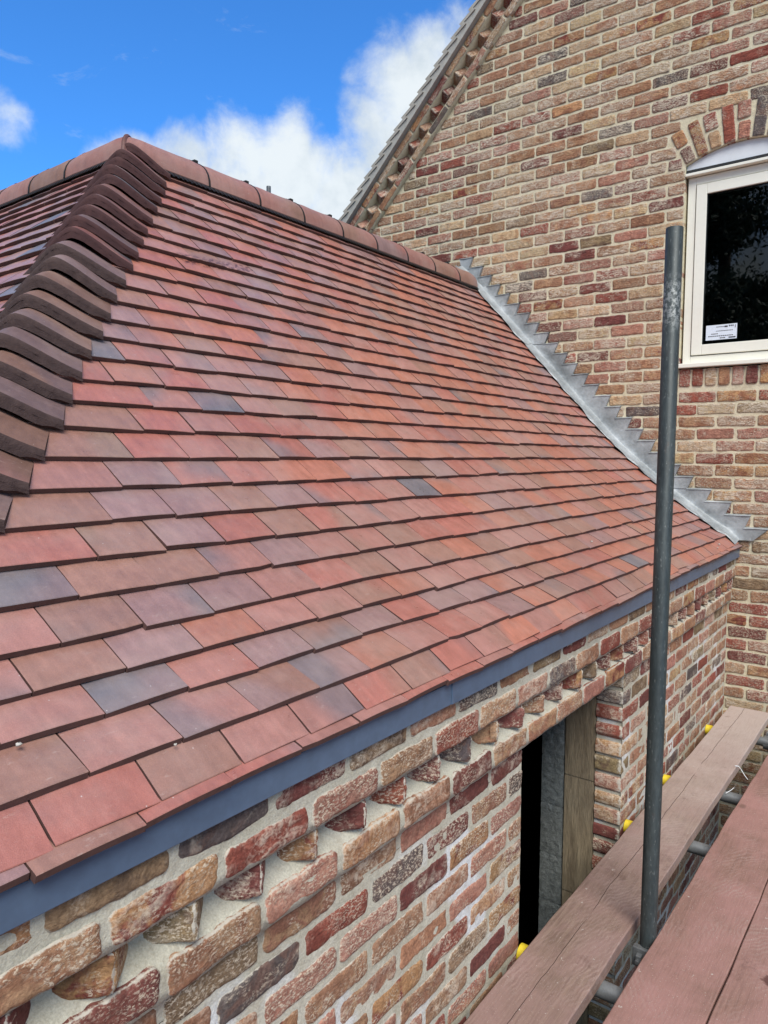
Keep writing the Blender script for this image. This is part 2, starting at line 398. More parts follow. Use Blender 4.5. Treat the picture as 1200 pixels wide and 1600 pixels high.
def sins(u, v, k, amp, rs):
    o = 0
    for i in range(4):
        a = rs.uniform(0, 6.28); kk = k*rs.uniform(.6, 1.7)
        o = o+np.sin(kk*(u*math.cos(a)+v*math.sin(a)*1.3)+rs.uniform(0, 6.28))
    return o*amp/4
def brick(mb, O, U, V, N, L, H, depth=.05, nu=10, nv=5, kind=None, pal=W_G, wob=1., mi=0, proud=0., white=None, rad=.011):
    """one hand-made brick: O lower corner of its face, U along, V up, N outward"""
    rs = np.random.default_rng(rng.integers(1 << 30))
    kind = kind or pal[rs.integers(len(pal))]
    c1, c2 = PAL[kind]; jit = rs.uniform(.86, 1.14)
    c1 = np.array(c1)*jit*rs.uniform(.95, 1.05, 3); c2 = np.array(c2)*jit
    us = np.r_[0, .003, .008, np.linspace(.014, L-.014, nu), L-.008, L-.003, L] if L > .05 else np.r_[0, .003, .008, L/2, L-.008, L-.003, L]
    vs = np.r_[0, .003, .008, np.linspace(.014, H-.014, nv), H-.008, H-.003, H]
    a, b = np.meshgrid(us, vs); n, m = len(us), len(vs)
    x = a-L/2; y = b-H/2
    r = min(rad*rs.uniform(.8, 1.5), L*.3, H*.3)
    cx = np.clip(x, -L/2+r, L/2-r); cy = np.clip(y, -H/2+r, H/2-r)
    dx, dy = x-cx, y-cy; ln = np.hypot(dx, dy)+1e-9; mx = np.maximum(abs(dx), abs(dy))
    k = mx/ln; x = cx+dx*k; y = cy+dy*k
    e = np.minimum(np.minimum(a, L-a), np.minimum(b, H-b))
    x = x+sins(a, b, 60, .0018*wob, rs)+sins(a, b, 210, .0010*wob, rs)+sins(a, b, 420, .0005*wob, rs); y = y+sins(a, b, 45, .0022*wob, rs)+sins(a, b, 190, .0011*wob, rs)+sins(a, b, 430, .0006*wob, rs)
    z = -np.clip(1-e/.007, 0, 1)**2*.0045
    z = z+sins(a, b, 40, .0011*wob, rs)+sins(a, b, 120, .0006*wob, rs)+proud+rs.uniform(-.0012, .0018)
    tilt = rs.uniform(-.008, .008)*wob*.6; y = y+x*tilt
    O = np.array(O, float); U = np.array(U, float); V = np.array(V, float); N = np.array(N, float)
    C = O+U*L/2+V*H/2
    P = C+x.ravel()[:, None]*U+y.ravel()[:, None]*V+z.ravel()[:, None]*N
    F = [(j*n+i, j*n+i+1, (j+1)*n+i+1, (j+1)*n+i) for j in range(m-1) for i in range(n-1)]
    flip = np.dot(np.cross(U, V), N) < 0
    if flip: F = [f[::-1] for f in F]
    ring = list(range(n))+[j*n+n-1 for j in range(1, m)]+[(m-1)*n+i for i in range(n-2, -1, -1)]+[j*n for j in range(m-2, 0, -1)]
    B = P[ring]-N*depth; k0 = len(P); q = len(ring)
    for i in range(q):
        f = (ring[i], k0+i, k0+(i+1) % q, ring[(i+1) % q]); F.append(f[::-1] if flip else f)
    loc = np.stack([a.ravel(), b.ravel(), z.ravel()], 1); locb = loc[ring].copy(); locb[:, 2] -= depth
    rn = rs.uniform(0, 1, 3)
    eg = np.concatenate([e.ravel(), np.full(q, .02)]); eg = np.stack([eg, eg, eg], 1)
    if white is not None: rn[1] = white
    mb.addarr(np.vstack([P, B]), F, mi, bcol=c1, bcol2=c2, brnd=rn, bloc=np.vstack([loc, locb]), bedge=eg)

# ------------------------------------------------------------------ site numbers (metres, viewer's eye at the origin)
G = 4.6875                         # plane of the tall gable
GROUND = -3.0
APX, APY = 1.89, 2.75              # plan corner of the tiled roof's ridges
E = [(.885, -.508), (.940, -.4535), (1.021, -.407), (1.085, -.3635), (1.151, -.3135), (1.228, -.2555), (1.300, -.198), (1.3775, -.1355),
     (1.4565, -.0705), (1.529, -.0045), (1.606, .065), (1.674, .131), (1.732, .194), (1.792, .260), (1.853, .326), (1.911, .390), (1.977, .461),
     (2.036, .527), (2.102, .598), (2.158, .659), (2.218, .725), (2.273, .785), (2.329, .846), (2.395, .918), (2.451, .978), (2.504, 1.037),
     (2.555, 1.092), (2.616, 1.158), (2.68, 1.222)]
EY = np.array([e[0] for e in E]); EZ = np.array([e[1] for e in E])
def prof(y): return float(np.interp(y, EY, EZ)) if y <= EY[-1] else EZ[-1]+(y-EY[-1])*1.05
def hipx(y): return APX+.035-(APY-y)*1.075

ground = MB(); ground.addarr([(-400, -400, GROUND), (400, -400, GROUND), (400, 400, GROUND), (-400, 400, GROUND)], [(0, 1, 2, 3)])
tag(ground.build('ground', M_ground), kind='structure')

# ================================================================== TALL HOUSE WITH THE GABLE
house = thing('brick_house', (G, .95, GROUND), 'tall house with a red, buff and grey brick gable and a cream casement window', 'house')
PZ, PY = .0736, .219               # brick gauge on the gable
AL = R(45.2); C_A = 3.845          # rake of the verge
def rake(y):                       # underside of the verge band above the brickwork
    yy = y if y > .95 else 1.9-y
    return (C_A-yy*math.sin(AL))/math.cos(AL)
WY0, WY1, SILL, ARC_R, ARC_CZ, ARC_H = .632, 1.268, .537, .68, 1.14, .225
def gable_blocked(z):
    out = []
    if z > .42 and z < SILL: out.append((WY0+.002, WY1-.003))
    if z >= SILL and z < 1.74: out.append((WY0, WY1))
    if z >= 1.74:
        h = z-ARC_CZ
        if h < ARC_R+ARC_H:
            hw = min(math.sqrt((ARC_R+ARC_H+.008)**2-h*h), h*math.tan(R(28))+.006)
            out.append((.95-hw, .95+hw))
    return out
bm_ = MB()
row = 0; z = .105-PZ*42
while z < 4.6:
    zc = z+PZ/2; k = round((zc-.1418)/PZ)
    off = .934 if k % 2 == 0 else .934+PY/2
    ymax = 6.2; ymin = -2.2
    hgt = (C_A/math.cos(AL)-zc)/math.tan(AL)
    lo, hi = max(ymin, 1.9-hgt), min(4.9, hgt)
    blk = gable_blocked(zc)
    y = off-math.ceil((off-lo)/PY)*PY
    while y < hi:
        a, b = max(y, lo), min(y+PY, hi); segs = [(a, b)]
        for (p0, p1) in blk:
            ns = []
            for (s0, s1) in segs:
                if p1 <= s0 or p0 >= s1: ns.append((s0, s1))
                else:
                    if s0 < p0: ns.append((s0, p0+.004))
                    if s1 > p1: ns.append((p1-.004, s1))
            segs = ns
        for (s0, s1) in segs:
            if s1-s0 < .035: continue
            # behind the lower building's roof nothing shows, keep plain
            hid = 1.05 < s0 < 2.7 and zc < prof(s0)-.25
            vis = -.2 < s0 < 4 and zc > -1.6 and not hid
            if hid: continue
            j = random.uniform(-.003, .003)
            brick(bm_, (G, s0+.005+j, zc-.032), (0, 1, 0), (0, 0, 1), (-1, 0, 0), s1-s0-.010, PZ-.0105+random.uniform(-.002, .001),
                  nu=9 if vis else 2, nv=4 if vis else 1, wob=1.7)
        y += PY
    z += PZ
# mortar face (columns of quads so that the window stays open)
mm = []
ys = sorted(set([round(v, 4) for v in np.arange(-2.6, 5.4, .08)]+[WY0, WY1]+[round(v, 4) for v in np.linspace(WY0, WY1, 15)]))
for y0, y1 in zip(ys, ys[1:]):
    ym = (y0+y1)/2; X = G+.0045
    def q(za0, za1, zb0, zb1):
        bm_.addarr([(X, y0, za0), (X, y1, za1), (X, y1, zb1), (X, y0, zb0)], [(0, 1, 2, 3)][::1], 1)
    if WY0 < ym < WY1:
        arc = lambda yy: ARC_CZ+math.sqrt(ARC_R**2-(yy-.95)**2)+.002
        q(GROUND, GROUND, .53, .53); q(arc(y0), arc(y1), rake(y0), rake(y1))
        bm_.addarr([(X, y0, arc(y0)), (X, y1, arc(y1)), (X+.09, y1, arc(y1)), (X+.09, y0, arc(y0))], [(0, 1, 2, 3)], 1)
    else: q(GROUND, GROUND, rake(y0), rake(y1))
for yy in (WY0, WY1): bm_.addarr([(G+.0045, yy, .53), (G+.11, yy, .53), (G+.11, yy, 1.745), (G+.0045, yy, 1.745)], [(0, 1, 2, 3)], 1)
# brick-on-edge course under the sill
y = WY1-.006; i = 0
kinds = ['red', 'red', 'buff', 'tan', 'pink', 'maroon', 'ochre', 'brown', 'tan']
while y-.066 > WY0-.03:
    brick(bm_, (G-.004, y-.064, .428), (0, 1, 0), (0, 0, 1), (-1, 0, 0), .063, .106, nu=4, nv=7, kind=kinds[i % 9]); y -= .0745; i += 1
wall = bm_.build('wall', [M_brick, M_mortar], house, smooth=True)
# segmental arch
ab = MB(); n = 9; half = math.asin((WY1-.95)/ARC_R)
ak = ['maroon', 'mix', 'buff', 'red', 'pink', 'grey', 'brown', 'red', 'tan']
for i in range(n):
    th = half-(i+.5)*2*half/n
    rd = np.array((0, math.sin(th), math.cos(th))); tg = np.array((0, math.cos(th), -math.sin(th))); c = np.array((G-.003, .95, ARC_CZ))
    wd = 2*half*ARC_R/n-.010
    if i % 2:
        brick(ab, c+rd*(ARC_R+.002)-tg*(wd/2), tg, rd, (-1, 0, 0), wd, .213, nu=3, nv=10, kind=ak[i])
    else:
        brick(ab, c+rd*(ARC_R+.002)-tg*(wd/2), tg, rd, (-1, 0, 0), wd, .098, nu=3, nv=5, kind=ak[i])
        brick(ab, c+rd*(ARC_R+.115)-tg*(wd/2), tg, rd, (-1, 0, 0), wd+.008, .098, nu=3, nv=5, kind=ak[(i*3+1) % 9])
ab.build('arch', M_brick, house, smooth=True)

# verge: lower stretcher band, dog-tooth, upper band, cement undercloak, tile edges
def rk(s, c, x):                  # s along the rake (upwards), c across it, x in front of the wall
    return np.array((G-x, c*math.sin(AL)-s*math.cos(AL), c*math.cos(AL)+s*math.sin(AL)))
ud = np.array((0, -math.cos(AL), math.sin(AL))); nd = np.array((0, math.sin(AL), math.cos(AL)))
def s_of(y, c): return (c*math.sin(AL)-y)/math.cos(AL)
s0 = s_of(4.9, C_A); s1 = s_of(.95, C_A)
vb = MB(); s = s0; vk = ['brown', 'brown', 'red', 'mix', 'grey', 'tan', 'pink', 'mix']; i = 0
vis_s = s_of(4.0, C_A)
while s < s1-.1:
    nu = 9 if s > vis_s else 2
    brick(vb, rk(s+.004, C_A-.006, .034), ud, nd, (-1, 0, 0), .207, .050, depth=.06, nu=nu, nv=3, kind=vk[i % 8], wob=1.6); i += 1
    s += .216
s = s0-.07; i = 0
while s < s1-.1:
    brick(vb, rk(s+.004, C_A+.115, .075), ud, nd, (-1, 0, 0), .207, .052, depth=.09, nu=9 if s > vis_s else 2, nv=3, pal=['pink', 'brown', 'red', 'mix', 'maroon'], wob=1.6)
    s += .216
# dog-tooth: bricks laid diagonally, a corner towards the viewer
s = s0
while s < s1-.1:
    f1 = (ud+np.array((-1, 0, 0)))/math.sqrt(2); f2 = (ud+np.array((1, 0, 0)))/math.sqrt(2)
    lo = rk(s, C_A+.048, -.004); kd = random.choice(['pink', 'brown', 'red', 'red', 'maroon'])
    nf1 = (-ud+np.array((-1, 0, 0)))/math.sqrt(2); nf2 = (ud+np.array((-1, 0, 0)))/math.sqrt(2)
    brick(vb, lo, f1, nd, nf1, .094, .064, depth=.02, nu=4, nv=3, kind=kd, rad=.004)
    brick(vb, lo+f1*.094, f2, nd, nf2, .094, .064, depth=.02, nu=4, nv=3, kind=kd, rad=.004)
    q = [rk(s, C_A+.047, -.01), rk(s+.066, C_A+.047, .062), rk(s+.133, C_A+.047, -.01)]
    for cc in (C_A+.050, C_A+.111):
        vb.addarr([rk(s, cc, -.01), rk(s+.0665, cc, .0625), rk(s+.133, cc, -.01)], [(0, 1, 2)], 0, bcol=PAL[kd][0], bcol2=PAL[kd][1], bedge=(.02, .02, .02), brnd=(.3, .3, .5), bloc=[(0, 0, 0), (.09, 0, 0), (.09, .1, 0)])
    s += .140
# mortar bed strips behind and between
for (c0, c1, x0, x1) in ((C_A-.008, C_A+.046, -.03, .029), (C_A+.040, C_A+.12, -.03, -.002), (C_A+.112, C_A+.172, -.03, .068)):
    P = [rk(s0, c0, x1), rk(s1+.2, c0, x1), rk(s1+.2, c1, x1), rk(s0, c1, x1), rk(s0, c0, x0), rk(s1+.2, c0, x0), rk(s1+.2, c1, x0), rk(s0, c1, x0)]
    vb.addarr(P, [(0, 1, 2, 3), (0, 4, 5, 1), (3, 2, 6, 7)], 1)
vb.build('verge_brickwork', [M_brick, M_mortar], house, smooth=True)
uc = MB()
P = [rk(s0, C_A+.170, .112), rk(s1+.22, C_A+.170, .112), rk(s1+.22, C_A+.214, .124), rk(s0, C_A+.214, .124),
     rk(s0, C_A+.170, -.1), rk(s1+.22, C_A+.170, -.1), rk(s1+.22, C_A+.205, -.1), rk(s0, C_A+.205, -.1)]
uc.addarr(P, [(0, 1, 2, 3), (0, 4, 5, 1), (3, 2, 6, 7)])
uc.build('undercloak', M_verge, house)
# the gable roof: stepped tile courses on both slopes
gr = MB()
for sgn in (1, -1):
    s = s0-.05; k = 0
    while s < s1+.05:
        a = rk(s, C_A+.242, .130); b = rk(s+.13, C_A+.216, .130); c = rk(s+.13, C_A+.196, .130); d = rk(s, C_A+.222, .130)
        pts = [a, b, c, d]
        if sgn < 0: pts = [np.array((p[0], 1.9-p[1], p[2])) for p in pts]
        gr.prism([tuple(p) for p in pts], (5.2, 0, 0)); s += .1; k += 1
gr.build('roof_slope', M_gravelly, house)
# blank rear body of the house
rb = MB(); zt = rake(.95)
rb.addarr([(G+.12, 5.3, GROUND), (G+.12, 5.3, rake(5.3)), (G+5, 5.3, rake(5.3)), (G+5, 5.3, GROUND), (G+5, -3.4, GROUND), (G+5, -3.4, rake(-3.4)), (G+5, .95, zt),
           (G+.12, -3.4, GROUND), (G+.12, -3.4, rake(-3.4))], [(0, 1, 2, 3), (4, 5, 8, 7), (3, 2, 6, 5, 4)])
rb.build('rear_wall', M_mortar, house)

# window
win = MB()
FX = G+.035
def frame(mb, y0, y1, z0, z1, wd, x0, x1, mi=0):
    mb.box((x0, y0, z0), (x1, y0+wd, z1), mi); mb.box((x0, y1-wd, z0), (x1, y1, z1), mi)
    mb.box((x0, y0+wd, z0), (x1, y1-wd, z0+wd), mi); mb.box((x0, y0+wd, z1-wd), (x1, y1-wd, z1), mi)
frame(win, .645, 1.256, .570, 1.672, .044, FX, FX+.07)
wf = win.build('window', M_cream, house, bevel=.0025)
sa = MB(); frame(sa, .6945, 1.2065, .6185, 1.6235, .060, FX-.008, FX+.05); sa.build('sash', M_cream, wf, bevel=.003)
gk = MB(); frame(gk, .688, 1.213, .612, 1.630, .008, FX+.012, FX+.045); frame(gk, .753, 1.148, .677, 1.565, .004, FX+.002, FX+.02); gk.build('gasket', M_gasket, wf)
pn = MB(); pn.box((FX+.012, .752, .676), (FX+.016, 1.149, 1.566)); pn.build('pane', M_glass, wf)
sl_ = MB(); sl_.box((G-.028, .620, .540), (FX+.01, 1.280, .566)); sl_.build('sill', M_cream, wf, bevel=.004)
hd = MB(); hd.box((G-.002, .634, 1.676), (FX+.05, 1.266, 1.692)); hd.build('head_bar', M_cream, wf, bevel=.002)
dg = MB(); dg.box((G+.018, .634, 1.692), (FX+.05, 1.266, 1.716)); dg.build('head_gap', M_gasket, wf)  # darkness of the gap over the head bar, put in as a strip
ip = MB(); yy = np.linspace(WY0+.003, WY1-.003, 20)
ip.prism([(G+.028, WY1-.003, 1.716), (G+.028, WY0+.003, 1.716)]+[(G+.028, y, ARC_CZ+math.sqrt(ARC_R**2-(y-.95)**2)-.001) for y in yy], (.02, 0, 0))
ip.build('arch_panel', M_white, wf)
st = MB(); sx = FX+.0105
st.box((sx, .956, .702), (sx+.001, 1.128, .790))
def ink(u0, v0, u1, v1): st.box((sx-.0008, 1.128-u1*.172, .790-v1*.088), (sx-.0001, 1.128-u0*.172, .790-v0*.088), 1)
ink(.60, .10, .70, .20)
for k in range(9): ink(.33+k*.03, .12, .35+k*.03, .165)
for k in range(3): ink(.74+k*.055, .07, .775+k*.055, .17)
for k in range(11): ink(.33+k*.05, .40, .37+k*.05, .435)
for k in range(5): ink(.18+k*.045, .57, .215+k*.045, .62)
for k in range(12): ink(.08+k*.068, .72, .13+k*.068, .775)
for k in range(4): ink(.46+k*.045, .86, .495+k*.045, .92)
ink(.74, .85, .96, .93); ink(.93, .08, .95, .28)
st.build('sticker', [M_paper, M_ink], wf)
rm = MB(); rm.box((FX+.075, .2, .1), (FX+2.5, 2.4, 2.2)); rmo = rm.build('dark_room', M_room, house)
for p in rmo.data.polygons:
    pass

# ================================================================== LOW BRICK OUTBUILDING
ob = thing('brick_outbuilding', (G-.1, .936, GROUND), 'low brick outbuilding with a new red clay tile hipped roof, joining the gable', 'outbuilding')
WYF = .936; FZ = .0715; FX_ = .2165
XL = -.065                          # left corner of the outbuilding
DX0, DX1 = 1.942, 2.847            # doorway
fb = MB()
def zrow(k): return -.636-FZ*k     # underside of row k
KN = {(1, 0): 'mix', (1, 1): 'brown', (1, 2): 'mix', (1, 3): 'red', (1, 4): 'pink', (1, 5): 'brown'}
def row_front(k, yf, pitch, phase, x0=XL, x1=G, depth=.05, blocked=None, nuf=16, h=None, seq=None):
    zb = zrow(k)+.003; h = h or FZ-.0125
    x = phase-math.ceil((phase-x0)/pitch)*pitch; i = 0
    while x < x1:
        a, b = max(x, x0), min(x+pitch, x1); segs = [(a, b)]
        if blocked:
            p0, p1 = blocked; segs = []
            if a < p0: segs.append((a, min(b, p0+.010)))
            if b > p1: segs.append((max(a, p1-.010), b))
        for (q0, q1) in segs:
            if q1-q0 < .035: continue
            near = q0 < 2.3
            kd = seq[i % len(seq)] if seq else None
            brick(fb, (q0+.006, yf, zb+random.uniform(-.0012, .0012)), (1, 0, 0), (0, 0, 1), (0, -1, 0), q1-q0-.0125, h+random.uniform(-.003, .002), depth=(.105 if abs(q0+.006-DX1) < .03 and k > 3 else depth),
                  nu=(22 if near else 9), nv=(8 if near else 4), pal=W_F, kind=kd, wob=1.7, rad=.013)
            i += 1
        x += pitch
row_front(0, .900, .210, .457, depth=.06, seq=['brown', 'maroon', 'mix', 'olive', 'grey', 'maroon', 'olive', 'brown', 'grey', 'brown', 'olive', 'maroon', 'tan', 'tan', 'olive', 'tan'])
row_front(1, .898, .213, .550, depth=.06, seq=['red', 'mix', 'brown', 'mix', 'red', 'pink', 'brown', 'red', 'brown', 'pink', 'grey', 'tan', 'red', 'tan'])
row_front(3, .914, .213, .655, depth=.05, seq=['brown', 'pink', 'mix', 'maroon', 'brown', 'pink', 'ochre', 'tan', 'maroon', 'tan', 'brown'])
for k in range(4, 33):
    ph = .989 if k % 2 == 1 else .989+FX_/2
    row_front(k, WYF, FX_, ph, depth=.05, blocked=(DX0, DX1))
# fix: brick density deep below the boards is irrelevant to the picture but keeps the wall whole
def dogtooth():
    x = .20-.145; i = 0
    ks = ['maroon', 'brown', 'maroon', 'mix', 'olive', 'maroon', 'mix', 'maroon', 'red', 'maroon', 'grey', 'brown']
    zb = zrow(2)+.004; r2 = math.sqrt(2)
    while x < G-.1:
        kd = ks[i % 12]; i += 1; tip = .902+random.uniform(-.004, .004); hw = .071
        # face turned to the left (towards the viewer) and face turned to the right
        yv = tip+hw
        rt_ = np.array((1, -1, 0))/r2; r3 = np.array((1, 1, 0))/r2
        brick(fb, (x, yv, zb), rt_, (0, 0, 1), (-1/r2, -1/r2, 0), hw*r2, FZ-.009, depth=.02, nu=12, nv=9, kind=kd, wob=2.2, rad=.011)
        brick(fb, (x+hw, tip, zb), r3, (0, 0, 1), (1/r2, -1/r2, 0), hw*r2, FZ-.009, depth=.02, nu=8, nv=8, kind=kd, wob=2.0, rad=.010)
        fb.addarr([(x, yv, zb+.004), (x+hw, tip+.004, zb+.004), (x+2*hw, yv, zb+.004)], [(0, 1, 2)], 0, bcol=PAL[kd][0], bcol2=PAL[kd][1], bedge=(.02, .02, .02), brnd=(.3, .2, .5), bloc=[(0, 0, 0), (.09, 0, 0), (.09, .1, 0)])
        x += .1455
dogtooth()
# mortar: thin sheets behind each run of bricks, joined by sloping fillets so the joints wander in depth
def sheet(x0, x1, prof_pts, dx=.03, amp=.0025):
    xs = np.arange(x0, x1+dx*.5, dx); xs[-1] = x1; n = len(prof_pts); V = []; 
    for i, x in enumerate(xs):
        for j, (y, z) in enumerate(prof_pts):
            V.append((x, y-amp*math.sin(x*37+j*2.1)*math.sin(x*11.3+j), z))
    F = [(i*n+j, (i+1)*n+j, (i+1)*n+j+1, i*n+j+1) for i in range(len(xs)-1) for j in range(n-1)]
    fb.addarr(V, F, 1)
top = [(.9022, -.52), (.9022, -.60), (.9028, -.64), (.9022, zrow(1)+.02), (.9022, zrow(1)+.001), (.93, zrow(1)-.001), (.961, zrow(2)+.060), (.960, zrow(2)+.020),
       (.944, zrow(2)+.004), (.921, zrow(2)-.012), (.9168, zrow(2)-.03), (.9168, zrow(3)+.02), (.9168, zrow(3)+.001), (.9385, zrow(3)-.004), (.9400, zrow(4)+.02)]
for (a, b, e) in ((XL, DX0, top), (DX1, G, top), (DX0, DX1, top[:-2]+[(.99, -.8505)])): sheet(a, b, e)
for (a, b) in ((XL, DX0), (DX1, G)):
    sheet(a, b, [(.9385, zrow(4)+.02), (.9378, -1.2), (.9378, -1.6), (.9385, GROUND)], .03, .0012)
# left flank of the outbuilding (round the corner)
for k in range(0, 33):
    y = .94+(.11 if k % 2 else 0)-.11; zb = zrow(k)+.003
    while y < 4.6:
        a = max(y, .94); L = y+FX_-a
        if L > .04: brick(fb, (XL, a+.004, zb), (0, 1, 0), (0, 0, 1), (-1, 0, 0), L-.011, FZ-.012, nu=3, nv=2, pal=W_F)
        y += FX_
fb.addarr([(XL+.004, .938, GROUND), (XL+.004, 4.8, GROUND), (XL+.004, 4.8, -.55), (XL+.004, .938, -.55)], [(0, 3, 2, 1)], 1)
fb.build('wall', [M_brickf, M_mortarf], ob, smooth=True)

# doorway jamb: brick return, sawn brown cavity closer, grey block
jb = MB()
for k in range(3, 33):
    zb = zrow(k)+.003
    if k < 4: brick(jb, (DX1+.002, .936+.010, zb), (0, 1, 0), (0, 0, 1), (-1, 0, 0), .092 if k % 2 else .086, FZ-.0125, depth=.03, nu=8, nv=6, pal=['maroon', 'grey', 'olive', 'ochre', 'grey', 'maroon', 'brown', 'olive'], wob=2, rad=.008)
    brick(jb, (DX0-.002, .936+.010, zb), (0, 1, 0), (0, 0, 1), (1, 0, 0), .09, FZ-.0125, depth=.03, nu=4, nv=3, pal=W_F)
for xx, sg in ((DX1+.006, 1), (DX0-.006, -1)):
    jb.addarr([(xx, .9395, GROUND), (xx, 1.045, GROUND), (xx, 1.045, -.80), (xx, .9395, -.80)], [(0, 1, 2, 3)], 1)
jm = jb.build('door_jamb', [M_brickf, M_mortarf], ob, smooth=True)
def slabs(name, x, y0, y1, hs, z0, material, rag, sg=1):
    mb = MB(); z = z0
    while z > GROUND:
        h = hs*random.uniform(.97, 1.03); zb = z-h+.005
        ny, nz = 8, 14; V = []
        for j in range(nz+1):
            for i in range(ny+1):
                yy = y0+(y1-y0)*i/ny; zz = zb+(z-zb)*j/nz
                e = min(i, ny-i, j*1.0, nz-j)
                dx = rag*random.uniform(-1, 1)*.5+(rag*1.2 if e == 0 else 0)
                V.append((x+sg*dx, yy+(random.uniform(-.5, .5)*rag if i in (0, ny) else 0), zz))
        F = [(j*(ny+1)+i, j*(ny+1)+i+1, (j+1)*(ny+1)+i+1, (j+1)*(ny+1)+i) for j in range(nz) for i in range(ny)]
        mb.addarr(V, F)
        xb = x+sg*.1
        mb.addarr([(x+sg*rag*1.2, y0, zb), (xb, y0, zb), (xb, y0, z), (x+sg*rag*1.2, y0, z), (x+sg*rag*1.2, y1, zb), (xb, y1, zb), (xb, y1, z), (x+sg*rag*1.2, y1, z)], [(0, 1, 2, 3), (4, 5, 6, 7)])
        mb.box((min(x+sg*.004, xb), y0+.003, zb-.007), (max(x+sg*.004, xb), y1-.003, zb+.002))
        z -= h
    return mb.build(name, material, ob, smooth=True, edge=50)
slabs('cavity_closer', DX1+.000, 1.048, 1.176, .50, -.852, M_jamb, .0012)
slabs('block_jamb', DX1-.004, 1.182, 1.279, .215, -.852, M_block, .0022)
slabs('block_jamb', DX0+.004, 1.182, 1.279, .215, -.852, M_block, .0022, -1)
# inner leaf and the room behind the doorway, its darkness put into the colour
ir = MB()
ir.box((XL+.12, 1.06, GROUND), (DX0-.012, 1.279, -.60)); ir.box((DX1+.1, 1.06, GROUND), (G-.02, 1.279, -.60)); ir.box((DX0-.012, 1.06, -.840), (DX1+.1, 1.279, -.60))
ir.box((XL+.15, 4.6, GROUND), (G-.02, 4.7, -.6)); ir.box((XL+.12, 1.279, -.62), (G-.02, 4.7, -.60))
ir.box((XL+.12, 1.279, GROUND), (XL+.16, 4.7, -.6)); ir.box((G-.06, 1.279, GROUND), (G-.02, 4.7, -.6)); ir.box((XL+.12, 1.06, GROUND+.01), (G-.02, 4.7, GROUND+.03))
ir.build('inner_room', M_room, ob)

# fascia boards
for (a, b, dy) in ((-.085, 1.45, 0), (1.447, 2.30, -.003), (2.297, G-.002, 0)):
    f = MB(); f.box((a, .883+dy, -.587), (b, .897+dy, -.5335)); f.build('fascia', M_fascia, ob, bevel=.0015)
f = MB(); f.box((-.092, .885, -.587), (-.079, 5.0, -.5335)); f.build('fascia', M_fascia, ob)

# ------------------------------------------------------------------ roof tiles
TC = {'red': lin(163, 99, 87), 'orange': lin(171, 107, 86), 'rose': lin(161, 115, 106), 'brown': lin(146, 110, 96),
      'mauve': lin(141, 114, 113), 'slate': lin(106, 102, 108), 'olive': lin(136, 112, 98)}
def tile_cols(x, rs):
    r_ = rs.random(); far = min(1, max(0, (x-.8)/1.8))
    if r_ < .028*(1-far)+.006: a = 'slate'
    elif r_ < .09+.19*(1-far): a = 'mauve'  # mauve clay, its larger share leftwards paints in the lavender sky sheen
    elif r_ < .56: a = 'rose' if rs.random() > far*.55 else 'orange'
    elif r_ < .84: a = 'red' if rs.random() > far*.6 else 'orange'
    else: a = 'brown'
    b = rs.choice(['mauve', 'brown', 'mauve', 'olive', 'red', 'rose', 'slate', 'slate']) if a != 'slate' else 'mauve'
    c1 = np.array(TC[a])*rs.uniform(.90, 1.10); c2 = np.array(TC[b])*rs.uniform(.9, 1.08)
    c2 = c1*.32+c2*.68
    if a != 'slate': c1 = c1*.76+np.array(lin(159, 108, 97))*.24
    return c1, c2
TW = .1625; TH = .0125
